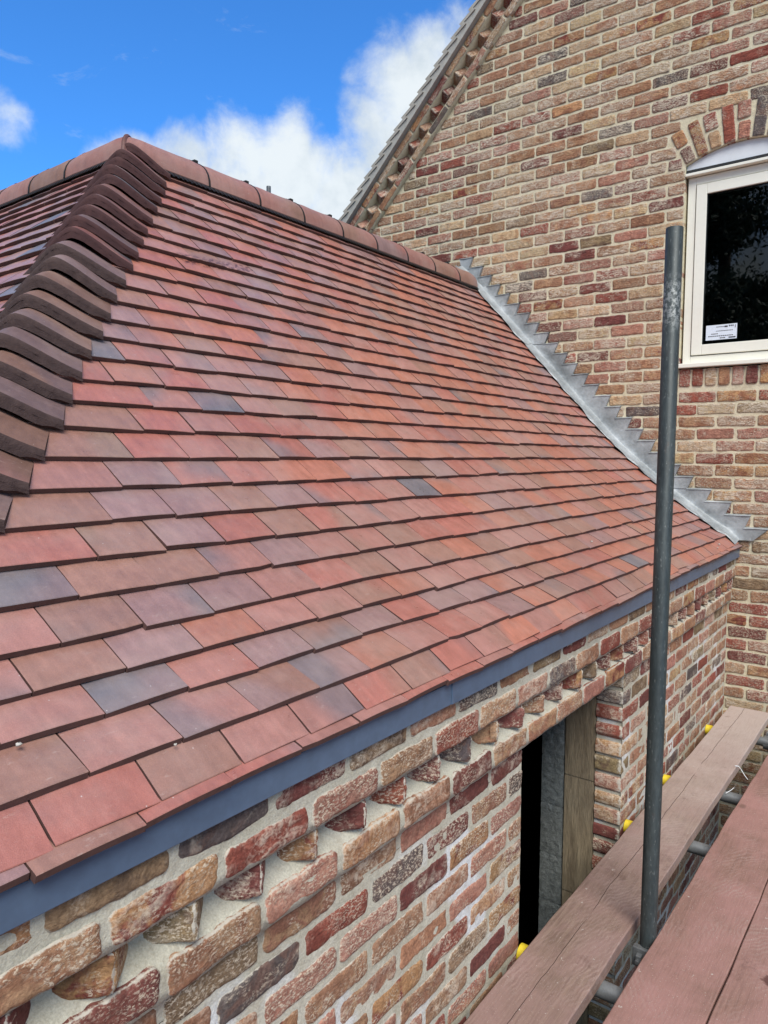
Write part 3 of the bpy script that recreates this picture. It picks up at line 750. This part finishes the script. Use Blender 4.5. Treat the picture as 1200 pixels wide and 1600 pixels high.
def roof_course(mb, i, side, lim, phase, e0=None, e1=None):
    """side 0: slope facing the viewer (along X); side 1: slope round the hip (along Y)"""
    (y0, z0), (y1, z1) = e0 or E[i], e1 or E[i+1]
    d = np.array((y1-y0, z1-z0)); ln = np.linalg.norm(d); d /= ln; nrm = np.array((-d[1], d[0]))
    ang_in = TH*1.08/ln
    dd = np.array((d[0]*1-nrm[0]*ang_in, d[1]-nrm[1]*ang_in)); dd /= np.linalg.norm(dd); nn = np.array((-dd[1], dd[0]))
    Lt = ln+.035
    x = phase-math.ceil((phase-lim[0])/TW)*TW
    xs_ = hipx(y0)+.20; carry = None
    while x < lim[1]:
        rs = np.random.default_rng(rng.integers(1 << 30))
        if side == 0 and x+TW < xs_+.075:
            carry = x if carry is None else carry; x += TW; continue
        xa, xb = (x if carry is None else max(carry, x-TW))+.0009+rs.uniform(0, .0012), x+TW-.0009-rs.uniform(0, .0012)
        x += TW; carry = None
        if xb < lim[0]+.015: continue
        xb = min(xb, lim[1])
        c1, c2 = tile_cols(xa if side == 0 else .5, rs)
        nx = 5; us = np.linspace(xa, xb, nx)
        slip = rs.normal(0, .0021); lift = rs.uniform(0, .0018); sk = rs.normal(0, .0012); tw = rs.normal(0, .0011)
        cut = rs.random() < .07; cj = rs.random() < .5; cs = rs.uniform(.002, .006)
        V = []; loc = []
        def pt(u, s, h):
            yy, zz = np.array((y0, z0))+dd*s+nn*h
            hx = hipx(yy)+.02 if side == 0 else APY-(APX-(yy-APY+APX))+.02
            lo = hipx(yy)+.03
            if side == 0: return (max(u, lo), yy, zz)
            # mirror in the hip plane: swap the two plan directions
            return (hipx(yy)-.026, max(u, yy+.03), zz)
        rows = [(0., -TH), (0., -.0012), (.0012, 0.), (Lt*.5, .0), (Lt, 0.)]
        for k, (s_, h_) in enumerate(rows):
            for j, u in enumerate(us):
                q = (j/(nx-1)-.5)*2
                camber = .0016*(1-q*q)
                l_ = (lift+tw*q)*(1-s_/Lt)+camber+(.0010 if k == 3 else 0)
                sh = slip+sk*q
                if cut and j == (0 if cj else nx-1) and k < 3: sh += cs
                V.append(pt(u, s_+sh, h_+l_)); loc.append(((u-(xa+xb)/2), s_-.05, h_))
        n = nx
        Ft = [(k*n+j, k*n+j+1, (k+1)*n+j+1, (k+1)*n+j) for k in (1, 2, 3) for j in range(n-1)]
        Ff = [(j, j+1, n+j+1, n+j) for j in range(n-1)]
        # sides
        k0 = len(V)
        for u in (us[0], us[-1]):
            for s_ in (0, Lt): V.append(pt(u, s_+slip, -TH)); loc.append((u-(xa+xb)/2, s_-.05, -TH))
        Fs = [(k0, k0+1, 4*n, 3*n, 2*n, n, 0)[::-1], (k0+2, k0+3, 4*n+n-1, 3*n+n-1, 2*n+n-1, n+n-1, n-1)]
        rn = rs.uniform(0, 1, 3)
        if side == 1: Ft = [f[::-1] for f in Ft]; Ff = [f[::-1] for f in Ff]
        V = np.array(V)
        n0 = mb.n
        mb.addarr(V, Ft, 0, bcol=c1, bcol2=c2, brnd=rn, bloc=loc)
        # edge faces share the vertices just added
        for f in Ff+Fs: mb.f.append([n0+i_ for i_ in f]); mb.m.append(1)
rf = MB()
for i in range(len(E)-1):
    ph = .717+(TW/2 if i % 2 == 0 else 0)+rng.normal(0, .0015)
    roof_course(rf, i, 0, (hipx(E[i][0]), G-.01), ph)
    roof_course(rf, i, 1, (E[i][0], 5.2), ph)
roof_course(rf, 0, 0, (hipx(.868)+.02, G-.01), .717+.04, (.8665, -.5175), (.93, -.482))
roof_course(rf, 0, 1, (.89, 5.2), .717+.04, (.8665, -.5175), (.93, -.482))
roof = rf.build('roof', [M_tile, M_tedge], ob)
# roofing felt deck beneath the tiles, so nothing shows through
dk = MB(); pts = [(y, z-.035) for (y, z) in E]+[(APY, EZ[-1]+.02)]
for (a, b) in zip(pts, pts[1:]):
    dk.addarr([(hipx(a[0]), a[0], a[1]), (G, a[0], a[1]), (G, b[0], b[1]), (hipx(b[0]), b[0], b[1])], [(0, 1, 2, 3)])
    dk.addarr([(hipx(a[0]), a[0], a[1]), (hipx(a[0]), 5.0, a[1]), (hipx(b[0]), 5.0, b[1]), (hipx(b[0]), b[0], b[1])], [(0, 3, 2, 1)])
    yb = 2*APY-a[0]; yc = 2*APY-b[0]      # far slopes
    dk.addarr([(2*APX-hipx(a[0]), yb, a[1]), (G, yb, a[1]), (G, yc, b[1]), (2*APX-hipx(b[0]), yc, b[1])], [(0, 3, 2, 1)])
dk.build('roof_underlay', M_black, roof)

# bonnet hip tiles
def bonnet(i):
    (yh, zh) = E[i]; (yn, zn) = E[i+1] if i+1 < len(E) else (E[i][0]+.06, E[i][1]+.06)
    rs = np.random.default_rng(100+i)
    H = np.array((hipx(yh), yh, zh)); slope = np.array((yn-yh, yn-yh, zn-zh))       # up the hip
    ln = np.linalg.norm(slope); sd = slope/ln
    lat = np.array((1, -1, 0))/math.sqrt(2); fwd = np.array((1, 1, 0))/math.sqrt(2)
    W_ = .150*rs.uniform(.97, 1.03); crown = .060+rs.uniform(-.003, .004); n = 33
    sect = []
    roll = rs.normal(0, .004)
    def curve(width, cr, drop, back):
        out = []
        for k in range(n):
            q = -1+2*k/(n-1)
            g_ = (math.sqrt(q*q+.035)-.017)*width               # keeps to the course line, rounded at the hip
            h = cr*(.70*(1.02-math.sqrt(q*q+.03))/.847+.30*(0.5+0.5*math.cos(math.pi*min(1, abs(q)))))
            h += .012*(1-abs(q))+.0035
            P = H+lat*(q*width+roll*h/.05)+fwd*(g_-.008)+np.array((0, 0, h-drop))+sd*back
            out.append(P)
        return out
    front = curve(W_, crown, -.013, -.010); back = curve(W_*.84, crown*.82, .032, ln*1.35)
    mid = [f*.5+b*.5+np.array((0, 0, .004)) for f, b in zip(front, back)]
    th = .013
    low = [f-np.array((0, 0, th*1.0))+sd*.001 for f in front]
    nose = [f-sd*.0005+np.array((0, 0, -.002)) for f in front]
    top = [f+sd*.003+np.array((0, 0, .0012)) for f in front]
    mb = MB()
    A = list(back)+list(mid)+list(top)
    loc = [((k/(n-1)-.5)*.3, r_*.07, 0) for r_ in range(3) for k in range(n)]
    kind = rs.choice(['rose', 'brown', 'brown', 'mauve', 'mauve', 'red'])
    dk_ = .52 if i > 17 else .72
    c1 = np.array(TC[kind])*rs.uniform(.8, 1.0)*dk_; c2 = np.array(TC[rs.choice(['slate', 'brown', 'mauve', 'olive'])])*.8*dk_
    F = [(r_*n+k, r_*n+k+1, (r_+1)*n+k+1, (r_+1)*n+k) for r_ in range(2) for k in range(n-1)]
    mb.addarr(np.array(A), F, 0, bcol=c1, bcol2=c2, brnd=rs.uniform(0, 1, 3), bloc=np.array(loc))
    B = top+nose+low
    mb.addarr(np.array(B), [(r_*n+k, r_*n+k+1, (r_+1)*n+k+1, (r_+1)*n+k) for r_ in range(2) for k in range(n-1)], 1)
    # mortar bedding under the arch, set back a little and rough
    base = []
    for k in range(n):
        q = -1+2*k/(n-1)
        P = np.array(low[k])+sd*.003+fwd*.001
        base.append(np.array(low[k])+np.array((rs.normal(0, .0007), rs.normal(0, .0007), .0)))
    bot = [np.array((p[0], p[1], min(p[2]-.010, max(p[2]-.022, zh-.004)))) + sd*.004 for p in base]
    bot = [np.array((p[0], p[1], min(b_[2], p[2]-.010)))+sd*.003 for p, b_ in zip(base, bot)]
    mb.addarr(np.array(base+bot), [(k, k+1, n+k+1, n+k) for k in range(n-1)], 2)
    end = [(0, 1, 2, 3)]
    for k in (0, n-1):
        mb.addarr(np.array([top[k], back[k], back[k]-np.array((0, 0, th)), low[k]]), end, 1)
    return mb.build('bonnet_tile', [M_bonnet, M_bonedge if i > 17 else M_bed, M_bonedge if i > 17 else M_bed], roof, smooth=True, edge=40)  # dark front edges carry the shade of their down-turned faces in the colour
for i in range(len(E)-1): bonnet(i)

# ridge tiles
def ridge_run(p0, p1, lenp, nmax, seed, swap):
    d = np.array(p1)-np.array(p0); d = d/np.linalg.norm(d); side = np.array((d[1], -d[0], 0))
    for k in range(nmax):
        rs = np.random.default_rng(seed+k)
        a = np.array(p0)+d*(k*lenp+.002); b = np.array(p0)+d*((k+1)*lenp-.004)
        if k == nmax-1 and not swap: b = np.array(p1)
        mb = MB(); n = 17; rows = 7; V = []; loc = []
        for r_ in range(rows):
            tt = r_/(rows-1); c = a+(b-a)*tt; rr = .122+(.0015 if r_ in (1, rows-2) else 0)-(.003 if r_ in (0, rows-1) else 0)
            tq = c if 0 < r_ < rows-1 else c
            for j in range(n):
                th = math.pi*(-.5+j/(n-1))*1.0
                x_ = math.sin(th)*rr; z_ = math.cos(th)**.9*rr if math.cos(th) > 0 else 0
                V.append(c+side*x_*1.02+np.array((0, 0, z_*1.0))+(d*(x_*1.02 if swap else -x_*1.02)*(1-tt) if k == 0 else 0)); loc.append((tt*.3-.15, j*.02-.16, 0))
        F = [(r_*n+j, r_*n+j+1, (r_+1)*n+j+1, (r_+1)*n+j) for r_ in range(rows-1) for j in range(n-1)]
        kind = rs.choice(['brown', 'brown', 'rose', 'red']); c1 = np.array(TC[kind])*rs.uniform(.72, .88); c2 = np.array(TC[rs.choice(['brown', 'mauve', 'rose'])])*.8
        V = np.array(V); mb.addarr(V, F, 0, bcol=c1, bcol2=c2, brnd=rs.uniform(0, 1, 3), bloc=np.array(loc))
        inn = []
        for r_, c in ((0, a), (rows-1, b)):
            o_ = V[r_*n:(r_+1)*n]; i_ = c+(o_-c)*.86
            mb.addarr(np.vstack([o_, i_]), [(j, j+1, n+j+1, n+j) for j in range(n-1)], 1)
        for j in (0, n-1):                # thickness along the lower edges
            e = V[[r_*n+j for r_ in range(rows)]]; f_ = e-np.array((0, 0, .014))
            mb.addarr(np.vstack([e, f_]), [(r_, r_+1, rows+r_+1, rows+r_) for r_ in range(rows-1)], 1)
        mb.build('ridge_tile', [M_ridge, M_tedge], roof, smooth=True, edge=55)
        # seal in the joint with the clip standing up from it
        if k < nmax-(0 if swap else 1):
            j0 = b+d*.003; cb = MB(); n2 = 15
            V2 = []
            for r_, (off, rr) in enumerate(((-.006, .1245), (.006, .1245), (.006, .112), (-.006, .112))):
                for j in range(n2):
                    th = math.pi*(-.5+j/(n2-1)); V2.append(j0+d*off*.6+side*math.sin(th)*rr*1.02+np.array((0, 0, math.cos(th)*rr-.001)))
            cb.addarr(np.array(V2), [(r_*n2+j, r_*n2+j+1, ((r_+1) % 4)*n2+j+1, ((r_+1) % 4)*n2+j) for r_ in range(4) for j in range(n2-1)])
            c = j0+np.array((0, 0, .121))
            for (dx_, hh, ww) in ((-.018, .010, .018), (.006, .016, .026)):
                q = c+d*dx_
                X0 = q-d*.010-side*ww; X1 = q+d*.010+side*ww
                cb.prism([tuple(q-d*.01-side*ww), tuple(q+d*.01-side*ww), tuple(q+d*.01+side*ww), tuple(q-d*.01+side*ww)], (0, 0, hh))
            cb.build('ridge_clip', M_black, roof)
ZR = 1.193
ridge_run((APX+.006, APY, ZR), (4.60, APY, ZR), .3078, 9, 40, False)
ridge_run((APX, APY+.006, ZR), (APX, 6.0, ZR), .3035, 7, 80, True)
# narrow dark strip over the mitre where the two ridges meet
mc = MB(); n = 21; V = []
for (ox, oy, up_) in ((.013, 0, -.001), (.005, 0, .0035), (0, .005, .0035), (0, .013, -.001)):
    for tt in np.linspace(-.124, .124, n):
        V.append((APX+tt+ox, APY+tt+oy, ZR+math.sqrt(max(0, .1245**2-tt*tt))**.95*.1245**.05+up_))
mc.addarr(np.array(V), [(r_*n+j, r_*n+j+1, (r_+1)*n+j+1, (r_+1)*n+j) for r_ in range(3) for j in range(n-1)], 0,
          bcol=np.array(TC['red'])*.30, bcol2=np.array(TC['brown'])*.28, brnd=(.3, .2, .7), bloc=np.random.default_rng(2).uniform(0, .1, (4*n, 3)))
mc.build('ridge_corner', M_ridge, roof, smooth=True)
# black ventilated strip under the ridges, toothed lower edge
vs_ = MB()
def strip(p, d, side, L):
    n_ = int(L/.012); p = np.array(p); d = np.array(d); side = np.array(side)
    for k in range(n_):
        a = p+d*(k*.012); b = a+d*(.012); dz = -.018-(.005 if k % 2 else 0)
        q = [a+side*.118+np.array((0, 0, .004)), b+side*.118+np.array((0, 0, .004)), b+side*.140+np.array((0, 0, dz)), a+side*.140+np.array((0, 0, dz))]
        vs_.addarr(np.array(q), [(0, 1, 2, 3)])
strip((APX-.1, APY, ZR), (1, 0, 0), (0, -1, 0), 2.82); vs_.build('ridge_vent_strip', M_black, roof)
vs_ = MB(); strip((APX, APY-.1, ZR), (0, 1, 0), (-1, 0, 0), 2.2); vs_.build('ridge_vent_strip', M_black, roof)

# ------------------------------------------------------------------ lead flashing
tips = [(.640, -.484), (.738, -.411), (.832, -.337), (.939, -.263), (1.052, -.190), (1.159, -.116), (1.235, -.043), (1.315, .031), (1.391, .105), (1.468, .178), (1.541, .252),
        (1.614, .326), (1.682, .399), (1.762, .473), (1.835, .547), (1.912, .620), (1.981, .694), (2.050, .767), (2.116, .841), (2.192, .914), (2.261, .988),
        (2.339, 1.062), (2.418, 1.135), (2.490, 1.209), (2.560, 1.282), (2.632, 1.356), (2.715, 1.43)]
def crease_y(z):                   # fold between wall and roof
    zz = z-.022; return float(np.interp(zz, EZ, EY))
def flash(k0, k1, lap, label):
    mb = MB(); X = G-.006-lap
    rs = np.random.default_rng(k0)
    def cy(z_): return 2.80 if z_ > 1.20 else crease_y(max(z_, -.50))
    def fx(y, z_):
        near = max(0, 1-(cy(z_)-y)/.045)
        return X-.0045-.0022*abs(math.sin(y*31+z_*23))-.0016*abs(math.sin(z_*41+y*17))-.008*near**2
    for k in range(k0, k1):
        ty, tz = tips[k]; zl = tz-.0736
        if k > 1: zl = tips[k-1][1]
        yl = ty+.030 if k > 1 else ty+.075
        up_ = tips[k+1][0]+.030 if k+1 < len(tips) else ty+.09
        def patch(ya_t, yb_t, ya_b, yb_b, za_, zb_, nc, nr):
            V = []
            for r_ in range(nr+1):
                f = r_/nr; z_ = za_*(1-f)+zb_*f; p0 = ya_t*(1-f)+ya_b*f; p1 = yb_t*(1-f)+yb_b*f
                for j in range(nc+1):
                    yy = p0+(p1-p0)*j/nc; V.append((fx(yy, z_), yy, z_))
            mb.addarr(V, [(r_*(nc+1)+j, r_*(nc+1)+j+1, (r_+1)*(nc+1)+j+1, (r_+1)*(nc+1)+j) for r_ in range(nr) for j in range(nc)])
        zt_ = tz-.006
        # inner band up to the step above, then the free tongue of this step
        m0 = up_; m1 = min(up_, cy(zl)-.004); m1 = max(m1, yl+.01)
        patch(m0, max(cy(tz), m0+.01), m1, max(cy(zl), m1+.004), tz, zl, 5, 5)
        patch(ty, m0, yl, m1, zt_, zl, 5, 5)
        e_ = [(fx(ty, zt_), ty, zt_), (fx(yl, zl), yl, zl), (G+.003, yl, zl), (G+.003, ty, zt_)]; mb.addarr(e_, [(0, 1, 2, 3)])
        q = []
        for yy in (ty-.003, (ty+up_)/2, up_+.004):
            dz = rs.uniform(-.001, .001); x0_ = fx(yy, zt_)
            q += [(x0_, yy, zt_), (x0_-.0050, yy, zt_+.0020+dz), (x0_-.0040, yy, zt_+.0050+dz), (G+.006, yy, zt_+.0100+dz)]
        mb.addarr(q, [(i*4+j, i*4+j+1, (i+1)*4+j+1, (i+1)*4+j) for i in range(2) for j in range(3)])
    # apron dressed over the tiles
    za = tips[k1-1][1]+(.0 if k1 < len(tips) else 0); zb = tips[k0][1]-.0736
    ya = min(crease_y(za) if za < 1.2 else 2.80, 2.80); yb = max(crease_y(max(zb, -.53)), .868)
    N = max(8, int((ya-yb)/.018)); V = []; m_ = 10
    for i in range(N+1):
        y = yb+(ya-yb)*i/N; zt = prof(y)
        edge = .122+.010*math.sin(y*33)+.006*math.sin(y*71+1)+rs.uniform(-.002, .002)
        for j, (dx, dz) in enumerate(((.018, .030), (.024, .024), (.030, .018), (.036, .0165), (.045, .013), (.065, .010), (.085, .009), (.105, .008), (edge, .0055), (edge+.001, .001))):
            wob_ = .0025*math.sin(y*47+j)+.002*math.sin(y*23+j*1.7) if j > 3 else .0015*math.sin(y*19)
            V.append((G-dx-lap*.2, y-.004*0, zt+dz+lap+wob_+.003))
    F = [(i*m_+j, (i+1)*m_+j, (i+1)*m_+j+1, i*m_+j+1) for i in range(N) for j in range(m_-1)]
    mb.addarr(V, F)
    o = mb.build('lead_flashing', M_lead, ob, smooth=True, edge=60)
    return o
flash(1, 6, 0, ''); flash(5, 19, .004, ''); flash(18, 27, .008, '')

# ================================================================== SCAFFOLD
BZ = -1.45
def board(y0a, y0b, wd, x0, x1, material, label, seed):
    """y0a, y0b: left edge at x0 and x1"""
    rs = np.random.default_rng(seed); mb = MB(); n = 60; V = []
    for i in range(n+1):
        x = x0+(x1-x0)*i/n; yl = y0a+(y0b-y0a)*(x-x0)/(x1-x0); w1 = .0012*math.sin(x*5+seed)+.0009*math.sin(x*17+seed)+rs.normal(0, .0004)
        for (dy, dz) in ((0, -.038), (0, -.003), (.003, 0), (wd*.5, .0008), (wd-.003, 0), (wd, -.003), (wd, -.038)):
            V.append((x, yl-dy-w1, BZ+dz))
    F = [(i*7+j, i*7+(j+1) % 7, (i+1)*7+(j+1) % 7, (i+1)*7+j) for i in range(n) for j in range(7)]
    F += [tuple(range(7)), tuple(n*7+j for j in range(6, -1, -1))]
    mb.addarr(V, F)
    o = mb.build('scaffold_board', material); return tag(o, label, 'scaffold board', 'scaffold boards of the walkway')
M_b1 = board_material('dusty_board', (.25, .175, .13), (.16, .105, .08), (.30, .19, .165), crack=.800, arcs=(1.6, .2))
M_b2 = board_material('red_dust_board', (.27, .155, .12), (.20, .115, .09), (.36, .195, .17), arcs=(2.35, .25))
M_b3 = board_material('stained_board', (.27, .155, .12), (.20, .115, .09), (.36, .20, .175), stain=(2.18, .285), arcs=(1.4, .0))
board(.905, .876, .215, -.6, 4.56, M_b1, 'long scaffold board nearest the brick wall, split along its middle', 1)
board(.640, .565, .2085, -.6, 4.55, M_b2, 'reddish scaffold board just right of the upright steel pole', 2)
board(.4275, .3525, .215, -.6, 4.55, M_b3, 'scaffold board with a dark wet stain, bottom right corner', 3)
board(.209, .134, .215, -.6, 4.55, M_b2, 'scaffold board at the far right edge beyond the stained board', 4)
for k in range(3):  # unseen boards added to shade the gap in the walkway
    board(-.02-.225*k, -.02-.225*k, .215, -.6, 4.55, M_b2, 'added scaffold board outside the picture on the walking side, '+('next to the viewer', 'second from the outer edge', 'at the outer edge')[k], 5+k)
tl = {1.95: 'transom tube nearest the viewer, yellow cap beside the dark doorway', 2.91: 'transom tube with its yellow cap at the foot of the right door jamb',
      3.446: 'transom tube with a yellow cap half hidden behind the upright pole', 4.25: 'farthest transom tube, yellow cap close to the gable corner'}
for xt, lb in tl.items():
    tt = thing('transom_tube', (xt, .6, -1.513), lb, 'scaffold tube', 'scaffold transoms under the boards')
    m_ = MB(); m_.tube((xt, .915, -1.513), (xt, -.85, -1.513), .0242, 28); m_.build('tube', M_steel, tt, smooth=True, edge=40)
    c_ = MB(); c_.tube((xt, .934, -1.513), (xt, .903, -1.513), .0275, 28, cap=True); c_.tube((xt, .903, -1.513), (xt, .895, -1.513), .0262, 28)
    c_.build('end_cap', M_yellow, tt, smooth=True, edge=40)
# upright
pl = thing('scaffold_pole', (2.19, .622, GROUND), 'upright dark blue-grey steel pole standing between the scaffold boards', 'scaffold pole')
m_ = MB(); n_ = 32; base = Vector((2.162, .622, GROUND)); topv = Vector((2.212, .622, .655))
d_ = (topv-base).normalized(); a_ = d_.orthogonal().normalized(); b_ = d_.cross(a_); r_ = .02415
rings = [(base, r_), (topv-d_*.0015, r_), (topv, r_-.0012), (topv, r_-.0045), (topv-d_*.15, r_-.0045)]
V = [c+(a_*math.cos(2*math.pi*i/n_)+b_*math.sin(2*math.pi*i/n_))*rr for c, rr in rings for i in range(n_)]
F = [(k*n_+i, k*n_+(i+1) % n_, (k+1)*n_+(i+1) % n_, (k+1)*n_+i) for k in range(4) for i in range(n_)]
m_.addarr([tuple(v) for v in V], F); m_.build('tube', M_pole, pl, smooth=True, edge=40)
cp = MB(); cb_ = base+(topv-base)*((-1.515-GROUND)/(.655-GROUND))
cp.box((cb_.x-.034, cb_.y-.012, -1.545), (cb_.x-.012, cb_.y+.036, -1.485)); cp.box((cb_.x-.05, cb_.y+.005, -1.535), (cb_.x-.030, cb_.y+.022, -1.50))
cp.tube((cb_.x-.06, cb_.y+.014, -1.517), (cb_.x-.02, cb_.y+.014, -1.517), .008, 12); cp.build('coupler', M_steel, pl, bevel=.003)
# ledger carrying the transoms, and the outer upright it is fixed to
lg = MB(); lg.tube((-.6, .03, -1.562), (4.6, .03, -1.562), .0242, 24)
tag(lg.build('ledger_tube', M_steel, smooth=True, edge=40), 'horizontal ledger tube hidden below the boards on the open side', 'scaffold tube')
cpl = MB()
cpl.tube((4.262, .60, -1.52), (4.262, .645, -1.52), .036, 18); cpl.box((4.285, .600, -1.50), (4.32, .64, -1.475))
tag(cpl.build('tube_coupler', M_steel, smooth=True, edge=40), 'pale grey coupler clamped on the farthest transom between the boards', 'coupler')
os_ = MB(); os_.tube((3.3, -.02, GROUND), (3.3, -.02, 0.2), .0242, 24)
tag(os_.build('scaffold_pole', M_pole, smooth=True, edge=40), 'outer upright pole of the scaffold, on the open side outside the picture', 'scaffold pole')
# pole end standing behind the ridge
pb = MB(); pb.tube((4.49, 4.6, GROUND), (4.49, 4.6, 2.27), .019, 20)
tag(pb.build('vent_pipe', M_steel, smooth=True, edge=40), 'short grey pipe end rising behind the tiled ridge against the cloud', 'pipe')

# plastic ties caught on the boards
def tie(pts, label):
    mb = MB(); w_ = .0024; V = []
    for i, p in enumerate(pts):
        p = np.array(p); V += [p+np.array((w_, 0, 0)), p-np.array((w_, 0, .0008)), p+np.array((w_*.5, 0, .0015))]
    F = []
    for i in range(len(pts)-1):
        for j in range(3): F.append((i*3+j, i*3+(j+1) % 3, (i+1)*3+(j+1) % 3, (i+1)*3+j))
    F += [(0, 1, 2), (len(V)-1, len(V)-2, len(V)-3)]
    mb.addarr(np.array(V), F); return tag(mb.build('plastic_strip', M_white), label, 'strip')
tie([(3.66, .672, -1.448), (3.66, .655, -1.446), (3.64, .640, -1.452), (3.62, .622, -1.466), (3.60, .605, -1.474)], 'curled white plastic strip hanging from the first board over the gap')
tie([(3.42, .66, -1.487), (3.44, .645, -1.478), (3.46, .635, -1.470), (3.47, .628, -1.452)], 'small white twist of plastic on the transom in the gap')

# crumbs of mortar left on the tiles
def crumb(x, i, du, s, label):
    rs = np.random.default_rng(int(x*1000)+i); y = E[i][0]+du; z = prof(y)+s*.3
    mb = MB(); V = []; n = 8
    for r_ in range(5):
        ph = math.pi*(r_+.5)/5
        for j in range(n):
            a = 2*math.pi*j/n; k = s*rs.uniform(.7, 1.15)
            V.append((x+math.sin(ph)*math.cos(a)*k, y+math.sin(ph)*math.sin(a)*k*.8, z+math.cos(ph)*k*.6))
    F = [(r_*n+j, r_*n+(j+1) % n, (r_+1)*n+(j+1) % n, (r_+1)*n+j) for r_ in range(4) for j in range(n)]+[tuple(range(n)), tuple(4*n+j for j in range(n-1, -1, -1))]
    mb.addarr(V, F); tag(mb.build('mortar_crumb', M_crumb, smooth=True), label, 'mortar crumb', 'mortar crumbs on the roof')
crumb(.4935, 2, -.006, .0052, 'pale mortar crumb wedged under a tile edge low on the left of the roof')
crumb(.70, 1, -.004, .0035, 'small pale mortar crumb at a tile joint just above the blue fascia')
crumb(2.9, 3, .02, .006, 'mortar crumb lying on the lower right tiles left of the pole')
crumb(4.30, 0, .03, .007, 'whitish mortar crumb on the eaves tile near the gable corner')
crumb(4.22, 0, .02, .005, 'smaller whitish crumb beside the one at the eaves near the gable')

# ------------------------------------------------------------------ tree behind the viewer (mirrored in the window)
tr_ = thing('conifer_tree', (-9.5, 4.2, GROUND), 'dark tree behind the viewer, mirrored in the window pane', 'tree')
tk = MB(); tk.tube((-9.5, 4.2, GROUND), (-9.3, 4.1, 9.0), .26, 14, r2=.06)
rs = np.random.default_rng(5); limbs = []
for k in range(62):
    z_ = rs.uniform(-.5, 8.2); a = rs.uniform(0, 6.28); L_ = (9.6-z_)*.46*rs.uniform(.7, 1.15)
    p = np.array((-9.45+.015*z_, 4.18, z_)); q = p+np.array((math.cos(a)*L_, math.sin(a)*L_, -.15*L_+.3)); limbs.append((p, q))
    tk.tube(tuple(p), tuple(q), .05, 7, r2=.012)
tk.build('trunk', M_bark, tr_, smooth=True)
V = []; F = []
for (p, q) in limbs:
    for k in range(900):
        f = rs.uniform(.1, 1.05); c = p+(q-p)*f+rs.normal(0, .12+.28*f, 3)*np.array((1, 1, .8))
        a = rs.normal(0, 1, 3); a /= np.linalg.norm(a); b = np.cross(a, rs.normal(0, 1, 3)); b /= np.linalg.norm(b)
        s_ = rs.uniform(.045, .10); n0 = len(V)
        V += [c-a*s_, c+b*s_*.35, c+a*s_, c-b*s_*.35]; F.append((n0, n0+1, n0+2, n0+3))
cr = MB(); cr.addarr(np.array(V), F); cr.build('crown', M_leaf, tr_)
